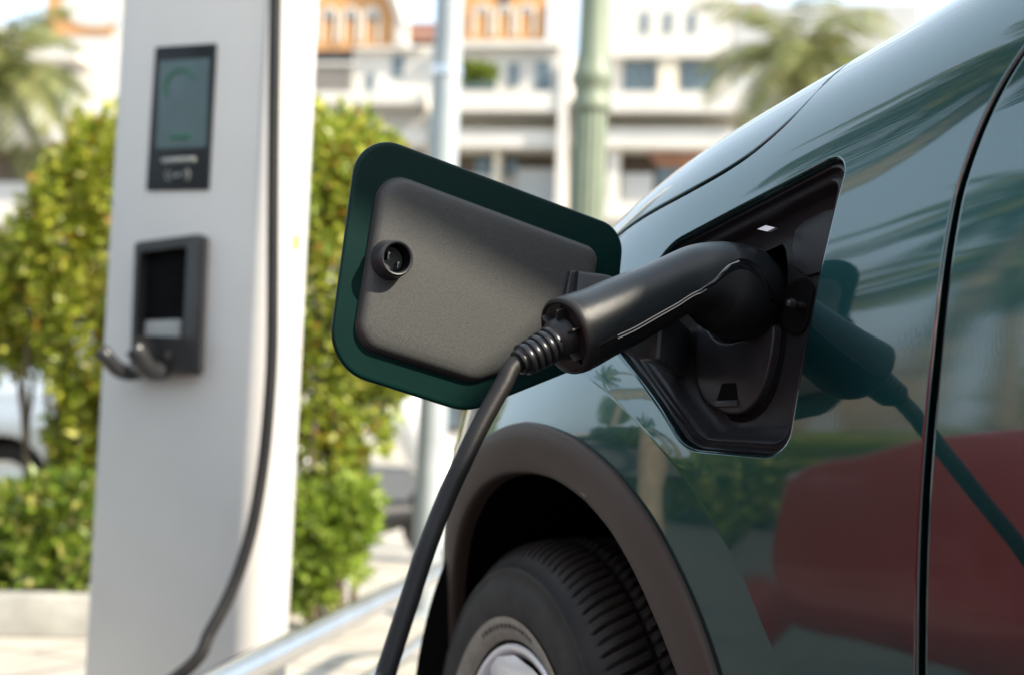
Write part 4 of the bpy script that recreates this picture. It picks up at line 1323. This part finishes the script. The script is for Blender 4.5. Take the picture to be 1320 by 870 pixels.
# B: orange brick house with three arched windows in the middle
Bh = house("townhouse with a square orange brick top and three arched windows, between the two poles", 553, 722, 52, "wall_white")
blk(Bh, "brick_front", "orange", (588, -60, 707, 52, -.2, .05))
for x in (622, 651, 679): arch_win(Bh, x, 10, 47, 11)
blk(Bh, "lozenge", "dark_metal", (644, -8, 658, 3, 0, .12))
blk(Bh, "cornice", "wall_white", (560, 52, 722, 61, 0, .45))
blk(Bh, "end_pier", "wall_cream", (708, -4, 724, 52, -.1, .3))
blk(Bh, "window", "win", (690, 80, 711, 117, -.1, .05)); blk(Bh, "window", "win", (655, 82, 668, 112, -.1, .05)); blk(Bh, "window", "win", (596, 84, 640, 116, -.1, .05))
blk(Bh, "balcony_slab", "wall_white", (556, 118, 722, 143, 0, 1.6))
blk(Bh, "soffit_shade_wall", "wall_cream", (556, 143, 722, 168, -.1, .1))  # tan shade under the slab put into the cream colour
blk(Bh, "fascia", "wall_white", (556, 168, 722, 189, 0, 1.3))
blk(Bh, "shop_opening", "recess", (560, 189, 722, 226, -.1, .04))
blk(Bh, "shop_window", "win", (612, 200, 634, 226, 0, .1), (646, 206, 668, 226, 0, .1))
blk(Bh, "shop_front", "wall_grey", (560, 226, 640, 262, -.1, .3), (664, 218, 716, 262, -.1, .28))
blk(Bh, "column", "wall_cream", (634, 192, 645, 262, 0, .9)); blk(Bh, "column", "wall_white", (714, 58, 734, 300, 0, 1.7))
leaf_mesh("balcony_plants", [(BO + BX * bl(612, 104)[0] + BN * 1.2 + ZUP * bl(612, 104)[1], (.6, .3, .28)), (BO + BX * bl(632, 106)[0] + BN * 1.2 + ZUP * bl(632, 106)[1], (.45, .3, .22))], 900, .16, PAL_LOW, 5, parent=Bh)

# C: white house with small windows
Ch = house("white townhouse with three small top windows, right of the green lamp post", 736, 938, -40, "wall_white")
for x in (832, 862, 893): blk(Ch, "window", "win", (x - 4, 16, x + 4, 42, -.1, .05))
blk(Ch, "cornice", "wall_white", (790, 64, 940, 73, 0, .5))
blk(Ch, "window", "win", (803, 76, 846, 117, -.1, .05)); blk(Ch, "window", "win", (877, 75, 922, 117, -.1, .05)); blk(Ch, "window", "win", (742, 76, 782, 117, -.1, .05))
mb = MB()
for x in (803, 824, 845, 877, 899, 921): fb(mb, x - .8, 76, x + .8, 117, 0, .1)
mb.build("window_frame", "wall_white", Ch, smooth=False)
blk(Ch, "pier", "wall_cream", (848, 72, 874, 118, 0, .35))
blk(Ch, "balcony_slab", "wall_white", (738, 118, 968, 144, 0, 1.6))
blk(Ch, "soffit_shade_wall", "wall_cream", (738, 144, 968, 166, -.1, .1))  # cream block paints the soffit's tan shade
blk(Ch, "fascia", "wall_white", (738, 166, 950, 189, 0, 1.3))
blk(Ch, "shop_opening", "recess", (738, 189, 930, 262, -.1, .04))
blk(Ch, "awning", "roof_tile", (838, 196, 905, 206, 0, .6)); blk(Ch, "sign_board", "orange", (846, 207, 900, 214, 0, .2))
blk(Ch, "column", "wall_white", (780, 190, 799, 300, 0, 1.0))
blk(Ch, "balustrade", "wall_grey", (800, 224, 842, 262, 0, .5)); blk(Ch, "balustrade", "wall_white", (738, 232, 780, 262, 0, .5))
blk(Ch, "window", "win", (846, 216, 880, 250, 0, .15))
blk(Ch, "ledge", "wall_white", (738, 262, 930, 282, 0, 1.2)); blk(Bh, "ledge", "wall_white", (556, 262, 722, 280, 0, 1.2))

# D: grey house behind the palm
Dh = house("grey townhouse half hidden behind the palm beside the car", 939, 1180, 6, "wall_grey")
blk(Dh, "roof", "roof_tile", (936, 2, 985, 52, -3, -.3))
blk(Dh, "window", "win", (1010, 70, 1050, 118, -.1, .05)); blk(Dh, "window", "win", (1080, 70, 1120, 118, -.1, .05))
# E: house at the far left
Eh = house("white townhouse with orange upper storey at the left edge", -160, 150, 34, "wall_white")
blk(Eh, "brick_front", "orange", (58, -70, 152, 45, -.3, .06))
xa, za = bl(128, 8)
MB().prism([(xa + 1.3 * math.cos(t), za + .75 * math.sin(t)) for t in np.linspace(0, 2 * math.pi, 30, endpoint=False)], BO, BX, ZUP, BN, 0, .12).build("arch_window", "wall_white", Eh, smooth=False)
blk(Eh, "window", "win", (42, 78, 92, 136, -.1, .05)); blk(Eh, "window", "win", (-90, 78, -40, 136, -.1, .05))
blk(Eh, "awning", "wall_white", (-10, 66, 100, 76, 0, 1.0))
blk(Eh, "ledge", "wall_white", (-160, 165, 150, 184, 0, 1.2))
blk(Eh, "shop_opening", "recess", (-60, 196, 60, 262, -.1, .04)); blk(Eh, "balustrade", "wall_grey", (-60, 236, 60, 262, 0, .4))
blk(Eh, "ledge", "wall_white", (-160, 262, 150, 285, 0, 1.2))
# a house fully behind the pillar, joining the row
Fh = house("white townhouse mostly hidden behind the charging pillar", 151, 394, 10, "wall_white")
blk(Fh, "window", "win", (190, 80, 240, 130, -.1, .05)); blk(Fh, "window", "win", (290, 80, 340, 130, -.1, .05))

# street-level shop fronts
for e_, spans in ((A, ((405, 470), (482, 545))), (Bh, ((562, 632), (644, 710))), (Ch, ((742, 778), (802, 860), (872, 930))), (Dh, ((960, 1040), (1060, 1160))), (Eh, ((-140, -40), (-20, 60), (80, 140))), (Fh, ((170, 250), (280, 380)))):
    for xa_, xb_ in spans:
        blk(e_, "ground_floor_opening", "recess", (xa_, 372, xb_, 556, -.1, .04))
        blk(e_, "shop_window", "win", (xa_ + 4, 430, (xa_ + xb_) / 2 - 2, 550, 0, .10))
        blk(e_, "shop_awning", "wall_cream", (xa_ - 4, 360, xb_ + 4, 378, 0, 1.1))
# ------------------------------------------------------------------ palms
def palm_mesh(seed, h, fronds, flen, lw=.030):
    r = random.Random(seed)
    lean = np.array([r.uniform(-.05, .05), r.uniform(-.05, .05), 0])
    tk = MB(); zs = np.linspace(0, h, 40)
    tk.tube([lean * z * (z / h) + ZUP * z for z in zs], [(.16 - .055 * z / h) * (1 + .05 * (i % 2)) + .05 * max(0, 1 - z / .5) for i, z in enumerate(zs)], 14)
    top = lean * h + ZUP * h
    cr = MB(); tint = []
    for k in range(fronds):
        az = k * 2.39996 + r.uniform(-.2, .2); el = R(78 - 105 * (k / fronds) + r.uniform(-8, 8))
        L = flen * r.uniform(.8, 1.1); nseg = 16
        p = top.copy(); pts_ = [p.copy()]; e = el
        for i in range(nseg):
            e -= R(5.0 + 3.0 * i / nseg) ; p = p + L / nseg * np.array([math.cos(az) * math.cos(e), math.sin(az) * math.cos(e), math.sin(e)]); pts_.append(p.copy())
        pts_ = np.array(pts_); cr.tube(pts_, np.linspace(.022, .004, len(pts_)), 5)
        T_ = np.gradient(pts_, axis=0)
        for i in range(2, nseg + 1):
            for sub in (0, .5):
                q = pts_[i - 1] + (pts_[i] - pts_[i - 1]) * sub
                t = T_[i] / np.linalg.norm(T_[i]); sd_ = np.cross(t, ZUP); sd_ /= np.linalg.norm(sd_) + 1e-9; u_ = np.cross(sd_, t)
                f = (i + sub) / nseg
                ll_ = flen * .26 * (math.sin(math.pi * min(1, .12 + f * .86)) ** .7)
                for s_ in (-1, 1):
                    d = sd_ * s_ * .8 + t * .55 - u_ * .05 + np.array([0, 0, -.25 + r.uniform(-.12, .12)])
                    d /= np.linalg.norm(d); w_ = t * lw
                    a = q; b = q + d * ll_ * .5; c_ = q + d * ll_ + np.array([0, 0, -.10 * ll_])
                    cr.add([a - w_ * .4, b - w_, c_, b + w_, a + w_ * .4], [(0, 1, 2, 3, 4)])
    return tk, cr
def tinted(o, pal, seed):
    me = o.data; r = np.random.default_rng(seed)
    at = me.color_attributes.new("tint", "FLOAT_COLOR", "CORNER")
    pal = np.array(pal); out = np.zeros((len(me.loops), 4), np.float32); out[:, 3] = 1
    for pg in me.polygons:
        c = pal[r.integers(len(pal)), :3] * r.uniform(.75, 1.25)
        for l in pg.loop_indices: out[l, :3] = c
    at.data.foreach_set("color", out.ravel()); return o
PALMC = [(.21, .23, .07), (.27, .28, .10), (.15, .18, .05), (.32, .30, .13)]
def make_palm(label, seed, h, fronds, flen, group="palms along the street", lw=.030):
    e = thing("palm_tree", label, "palm tree", (0, 0, 0), group, local=True)
    tk, cr = palm_mesh(seed, h, fronds, flen, lw)
    tk.build("trunk", "palm_bark", e); tinted(cr.build("crown", "leaf", e, smooth=False, fixn=False), PALMC, seed)
    return e
def dup(src, loc_, rz, label, sc=1.0):
    o = src.copy(); col.objects.link(o); o.location = tuple(loc_); o.rotation_euler = (0, 0, rz); o["label"] = label; o.scale = (sc,) * 3
    for ch in [c for c in bpy.data.objects if c.parent == src]:
        d = ch.copy(); col.objects.link(d); d.parent = o
    return o
pA = make_palm("feathery palm rising behind the car bonnet in front of the grey house", 21, 8.0, 30, 2.6)
q = pt(1045, 300, 26.0); q[2] = 0; pA.location = tuple(q)
pB = make_palm("slender palm at the left edge of the photo before the white house", 22, 5.6, 26, 2.0)
q = pt(-38, 300, 20.0); q[2] = 0; pB.location = tuple(q)
# palms and trees on the other side of the parking, seen mirrored in the paint
def cw(a, o): return WP(np.array([a, o, 0.0]))
dup(pA, cw(12.0, 15.0), 1.0, "palm mirrored in the door's paint, on the far side of the parking", .85)
dup(pA, cw(7.0, 13.0), 2.0, "tall palm mirrored high on the fender's paint", .95)
dup(pB, cw(16.0, 21.0), 2.6, "small palm mirrored low in the fender's paint", 1.1)
dup(pB, cw(3.0, 16.0), .4, "palm standing behind the red car", 1.2)
dup(pA, cw(-1.0, 6.0), 2.9, "tall palm rising close behind the red car", .82)
dup(pB, cw(6.0, 5.6), 1.2, "palm mirrored as thin streaks high on the bonnet edge", 1.25)
dup(pA, cw(22.0, 18.0), 4.0, "far palm on the opposite side of the parking", 1.0)

# treeline along the far side of the parking
r_ = random.Random(4)
tree_src = None
for k in range(9):
    a_ = -4 + k * 5.2 + r_.uniform(-1, 1); o_ = 34 + r_.uniform(-4, 6)
    if tree_src is None:
        e = thing("broadleaf_tree", "round green tree on the far side of the parking", "tree", (0, 0, 0), "trees on the far side of the parking", local=True)
        MB().tube(catmull([(0, 0, 0), (.05, 0, 1.2), (-.05, .1, 2.4), (0, 0, 3.4)], 4), np.linspace(.16, .07, 13), 9).build("trunk", "bark", e)
        leaf_mesh("crown", [((0, 0, 3.6), (1.5, 1.5, 1.2)), ((.9, .3, 3.0), (1.1, 1.1, .9)), ((-.9, -.2, 3.1), (1.2, 1.1, 1.0)), ((.1, .8, 4.2), (1.0, 1.0, .8))], 3500, .22, PAL_LOW, 31, parent=e, shell=.4)
        tree_src = e; e.location = tuple(cw(a_, o_))
    else:
        dup(tree_src, cw(a_, o_), r_.uniform(0, 6), "round green tree on the far side of the parking", r_.uniform(.7, 1.15))

# clipped shrubs along the far edge of the next bays (mirrored low in the paint)
hs = None
for k in range(7):
    a_, o_ = 2.6 + k * 1.5, 7.5 + .35 * k
    if hs is None:
        hs = thing("hedge_shrub", "clipped green shrub on the far edge of the next parking bays", "shrub", (0, 0, 0), "clipped shrubs beyond the next bays", local=True)
        leaf_mesh("foliage", [((0, 0, .55), (.75, .6, .5)), ((.4, .1, .75), (.5, .5, .4)), ((-.4, 0, .7), (.5, .5, .42))], 3000, .10, PAL_LOW, 41, parent=hs)
        MB().tube([(0, 0, 0), (.03, 0, .6)], .03, 7).build("stem", "bark", hs); hs.location = tuple(cw(a_, o_))
    else:
        dup(hs, cw(a_, o_), 1.3 * k, "clipped green shrub on the far edge of the next parking bays", 1 + .1 * math.sin(k * 2.1))
# blue canopy on the far side (mirrored in the door)
q = cw(7.4, 14.0)
can = thing("blue_canopy", "blue canvas canopy on four posts, mirrored in the door's paint", "canopy", q)
cm = MB()
ca_, cs_ = CU, CN
cm.quad_grid(np.array([[q + CU * a * (1.1 if z < 2.9 else .1) + CN * b * (1.1 if z < 2.9 else .1) + ZUP * z * .8 for a, b in ((-1, -1), (1, -1), (1, 1), (-1, 1))] for z in (2.15, 2.4, 3.0)]), close_v=True)
cm.build("canopy_cloth", "blue", can, smooth=False)
for a, b in ((-1, -1), (1, -1), (1, 1), (-1, 1)):
    MB().tube([q + CU * a * 1.0 + CN * b * 1.0, q + CU * a * 1.0 + CN * b * 1.0 + ZUP * 1.85], .03, 8).build("post", "steel", can)
# ------------------------------------------------------------------ unseen canvas awning, added and shaped to shade the upper flap and the gun
SUN = np.array([.68, -.37, .64]); SUN /= np.linalg.norm(SUN)
Z_ = 2.9
def sun_hit(p):
    return p + SUN * ((Z_ - p[2]) / SUN[2])
q1 = sun_hit(F3(fpx([(490, 270)], .01)[0], .01)); q2 = sun_hit(F3(fpx([(735, 405)], .01)[0], .01))
d_ = (q2 - q1); d_ /= np.linalg.norm(d_)
g1 = sun_hit(pt(806, 352, 1.255)); g2 = sun_hit(pt(776, 435, 1.24))
poly = [q1 - d_ * .22, q1, q2, q2 * .3 + g1 * .7 + np.array([.0, .03, 0]), g1, g2, np.array([g2[0] + .05, -.75, Z_]), np.array([3.25, -.75, Z_]), np.array([3.25, .98, Z_]), np.array([q1[0] - .22, .98, Z_])]
aw = thing("added_shade_awning", "unseen beige canvas awning on a post, added to shade the open charge flap", "awning", WP(np.array([-1.6, -2.2, 0.0])))
MB().prism(np.array([p[:2] for p in poly]), np.array([0, 0, 0.]), np.array([1., 0, 0]), np.array([0, 1., 0]), ZUP, Z_, Z_ + .02).build("canvas", mat("beige_canvas", (.55, .48, .36), .9, 0, .08, 4), aw, smooth=False)
sc_c = np.array([2.6, .2, Z_])
pb = WP(np.array([-1.6, -2.2, 0.0]))
MB().tube(catmull([pb, pb + ZUP * 2.6, pb * .9 + sc_c * .1 + ZUP * (2.95 - (pb * .9 + sc_c * .1)[2]), sc_c + ZUP * .05], 8), .04, 14).build("cantilever_post", "galv", aw)
# ------------------------------------------------------------------ other cars
def side_y(x, z, hw):
    return hw * (1 - .05 * (np.abs(x) / 2.1) ** 3 - .10 * np.clip(np.abs(x) - 1.6, 0, 1) ** 2 * 4) - .10 * np.clip((.45 - z) / .3, 0, 1) ** 2 - .28 * np.clip((z - .92) / .5, 0, 1.2) - .04 * np.clip((z - .7) / .25, 0, 1) ** 2
def make_car(name, label, loc_, rz, paint, group=None, hw=.86):
    """hatchback: +x is its nose"""
    e = thing(name, label, "car", (0, 0, 0), group, local=True)
    # side outline (x, z)
    body = [(2.02, .36), (2.05, .52), (2.0, .72), (1.85, .84), (1.35, .93), (.95, .985), (-1.75, 1.02), (-2.0, .98), (-2.06, .70), (-2.02, .40), (-1.90, .30)]
    arch = lambda xc: [(xc + .36 * math.cos(t), .33 + .36 * math.sin(t)) for t in np.linspace(R(176), R(4), 24)]
    out = body + [(-1.70, .27)] + [p for p in arch(-1.3)] + [(-.85, .25), (.85, .25)] + [p for p in arch(1.28)] + [(1.72, .27)]
    out = resample(np.array(out), .03, True)
    cab = round_poly([(.93, .98), (.2, 1.40), (-.2, 1.47), (-1.3, 1.46), (-1.75, 1.28), (-1.95, 1.01)], [.02, .15, .1, .1, .08, .03], 6)
    for sd in (1, -1):
        def fp_(q, off=0.0, sd=sd):
            x, z = q[:, 0], q[:, 1]; ep = 2e-3
            y = side_y(x, z, hw) + off
            dx = (side_y(x + ep, z, hw) - side_y(x - ep, z, hw)) / (2 * ep); dz = (side_y(x, z + ep, hw) - side_y(x, z - ep, hw)) / (2 * ep)
            n = np.stack([-dx, np.ones_like(x), -dz], 1); n /= np.linalg.norm(n, axis=1)[:, None]
            return np.stack([x, y * sd, z], 1), n * [1, sd, 1]
        panel("body_side", paint, e, out, [], .05, fp_, flange=.03, rad=.012)
        wins = [round_poly([(.70, 1.03), (.22, 1.34), (-.28, 1.40), (-.28, 1.03)], .03, 4, .03), round_poly([(-.36, 1.03), (-.36, 1.40), (-1.2, 1.39), (-1.5, 1.20), (-1.45, 1.05)], .03, 4, .03)]
        panel("cabin_side", paint, e, resample(cab, .03, True)[::-1], wins, .05, fp_, flange=.02, rad=.01)
        for w in wins:
            panel("side_window", "carglass", e, w, [], .06, lambda q, f=fp_: f(q, -.008), flange=0.004, rad=.001)
    def top(xs, zs, inset_, name_, m_, crown=.03):
        G = []
        for x, z in zip(xs, zs):
            w = float(side_y(np.array(x), np.array(z), hw)) - inset_
            G.append([(x - .12 * (2 * k / 14 - 1) ** 2 * (1 if name_ in ("hood", "windshield") else -1 if name_ == "rear_window" else 0), -w + 2 * w * k / 14, z + crown * (1 - (2 * k / 14 - 1) ** 2)) for k in range(15)])
        return MB().quad_grid(np.array(G)).build(name_, m_, e)
    top([2.04, 2.0, 1.85, 1.35, .93], [.62, .72, .84, .93, .985], .0, "hood", paint)
    top([.93, .55, .2], [.985, 1.21, 1.42], .0, "windshield", "carglass")
    top([.2, -.2, -.8, -1.3, -1.55], [1.41, 1.475, 1.49, 1.47, 1.40], .0, "roof", paint)
    top([-1.55, -1.75, -1.95], [1.38, 1.26, 1.02], .0, "rear_window", "carglass")
    ends = lambda xs, zs, nm, m_: MB().quad_grid(np.array([[(x * (1 - .09 * (2 * k / 12 - 1) ** 4), (-1 + 2 * k / 12) * hw * .93, z) for k in range(13)] for x, z in zip(xs, zs)])).build(nm, m_, e)
    ends([2.02, 2.09, 2.05], [.28, .48, .66], "front_bumper", paint)
    ends([-2.0, -2.09, -2.07, -1.97], [.28, .5, .8, 1.03], "tailgate", paint)
    MB().box((2.06, 0, .40), (.08, 1.0, .16), None, .02).build("grille", "black", e)
    for sd in (1, -1):
        MB().box((1.90, sd * .60, .70), (.26, .30, .11), rotz(np.array([math.cos(-.35 * sd), math.sin(-.35 * sd), 0])), .035).build("headlight", "white_plastic", e)
        MB().box((-2.0, sd * .66, .88), (.14, .22, .20), None, .03).build("tail_light", "tail", e)
        MB().box((.62, sd * (hw + .07), 1.02), (.10, .20, .13), None, .035).build("side_mirror", paint, e)
        for xc in (1.28, -1.3):
            MB().lathe([(.20, -.09), (.21, -.01), (.245, .0), (.29, -.005), (.315, -.03), (.32, -.10), (.315, -.17), (.28, -.2)], (xc, sd * (hw - .045), .325), (0, sd, 0), 48).build("tyre", "rubber", e)
            rm = MB().lathe([(.03, -.015), (.05, -.02), (.19, -.03), (.205, -.008), (.212, -.004), (.212, -.08)], (xc, sd * (hw - .045), .325), (0, sd, 0), 48)
            rm.build("wheel_rim", "alloy", e)
            MB().lathe([(.355, -.003), (.36, -.10), (.36, -.30), (.05, -.32)], (xc, sd * (hw - .02), .33), (0, sd, 0), 40).build("wheel_well", "void", e)
    MB().box((0, 0, .30), (3.7, 1.45, .16), None, .02).build("underbody", "black", e)
    e.location = tuple(loc_); e.rotation_euler = (0, 0, rz)
    return e
# silver car parked behind the planting bed
q = pt(-95, 560, 9.2); q[2] = 0
make_car("silver_car", "silver car parked behind the planting bed at the left edge", q, R(160), "silver_paint")
# red car on the next bay (only seen mirrored in the paint)
q = WP(np.array([-.70, 1.45 + .86, 0.0]))
make_car("red_car", "red hatchback in the next bay, seen only mirrored in the green paint", q, R(90 + 27), "red_paint")

# ------------------------------------------------------------------ white scooter behind the grey pole
sp = pt(508, 640, 8.6); sp[2] = 0
sc_ = thing("motor_scooter", "white motor scooter parked behind the shrub, left of the grey pole", "scooter", sp)
hd = np.array([.96, .28, 0]); hd /= np.linalg.norm(hd); sdv = np.array([-hd[1], hd[0], 0])
def X3(a, b, z): return sp + hd * a + sdv * b + ZUP * z
def whl(a, nm):
    MB().lathe([(.15, -.045), (.18, -.05), (.235, -.03), (.25, 0), (.235, .03), (.18, .05), (.15, .045)], X3(a, 0, .25), sdv, 36).build(nm, "rubber", sc_)
    MB().lathe([(.01, -.03), (.15, -.035), (.155, 0), (.15, .035), (.01, .03)], X3(a, 0, .25), sdv, 30).build("wheel_rim", "alloy", sc_)
whl(.30, "front_wheel"); whl(-.92, "rear_wheel")
def shell_(pts_, rads, m_, nm, wz=1.0):
    P = catmull(np.array(pts_), 6); Rr = np.interp(np.linspace(0, 1, len(P)), np.linspace(0, 1, len(rads)), rads)
    return MB().tube(P, Rr, 18).build(nm, m_, sc_)
shell_([X3(.30, 0, .42), X3(.22, 0, .62), X3(.10, 0, .88), X3(.06, 0, 1.02)], [.07, .14, .15, .08], "white_plastic", "front_shield")
shell_([X3(.52, 0, .40), X3(.36, 0, .52), X3(.16, 0, .50)], [.05, .09, .05], "white_plastic", "front_mudguard")
shell_([X3(.10, 0, .30), X3(-.2, 0, .27), X3(-.45, 0, .34)], [.08, .13, .12], "black", "footboard")
shell_([X3(-.35, 0, .45), X3(-.65, 0, .58), X3(-1.0, 0, .66), X3(-1.2, 0, .70)], [.12, .17, .15, .06], "white_plastic", "rear_body")
shell_([X3(-.35, 0, .72), X3(-.6, 0, .77), X3(-1.05, 0, .84)], [.08, .11, .08], "black", "seat")
MB().tube(catmull([X3(-.0, -.34, 1.04), X3(.06, -.15, 1.06), X3(.07, 0, 1.04), X3(.06, .15, 1.06), X3(-.0, .34, 1.04)], 5), .018, 10).build("handlebar", "black", sc_)
for b in (-.3, .3):
    MB().tube([X3(.04, b * .7, 1.05), X3(.02, b, 1.22)], .006, 8).build("mirror_stem", "black", sc_)

# ------------------------------------------------------------------ sky, sun
w = bpy.data.worlds.new("World"); scene.world = w
w.use_nodes = True
nt = w.node_tree
bg = nt.nodes["Background"]
sky = nt.nodes.new("ShaderNodeTexSky")
sky.sky_type = "NISHITA"
sky.sun_disc = False
SUN = np.array([.68, -.37, .64]); SUN /= np.linalg.norm(SUN)
sky.sun_elevation = math.asin(SUN[2])
sky.sun_rotation = math.atan2(SUN[0], SUN[1])
sky.air_density = 1.2; sky.dust_density = 4.0; sky.ozone_density = 1.0
hz = nt.nodes.new("ShaderNodeMixRGB"); hz.inputs["Fac"].default_value = .68
hz.inputs[2].default_value = (6.6, 7.9, 9.2, 1)
nt.links.new(sky.outputs[0], hz.inputs[1]); nt.links.new(hz.outputs[0], bg.inputs["Color"])
bg.inputs["Strength"].default_value = .12
ld = bpy.data.lights.new("sun", "SUN"); ld.energy = 5.0; ld.angle = R(.6); ld.color = (1, .90, .75)
lo = bpy.data.objects.new("sun", ld); col.objects.link(lo)
lo.rotation_euler = Vector(SUN).to_track_quat("Z", "Y").to_euler()
lo.location = (5, -4, 8)

scene.view_settings.view_transform = "Standard"
scene.view_settings.look = "None"
scene.view_settings.exposure = 1.0
scene.view_settings.gamma = 1
scene.view_settings.use_curve_mapping = False
scene.render.engine = "CYCLES"
scene.cycles.use_denoising = True
scene.cycles.max_bounces = 10
scene.cycles.sample_clamp_indirect = 12
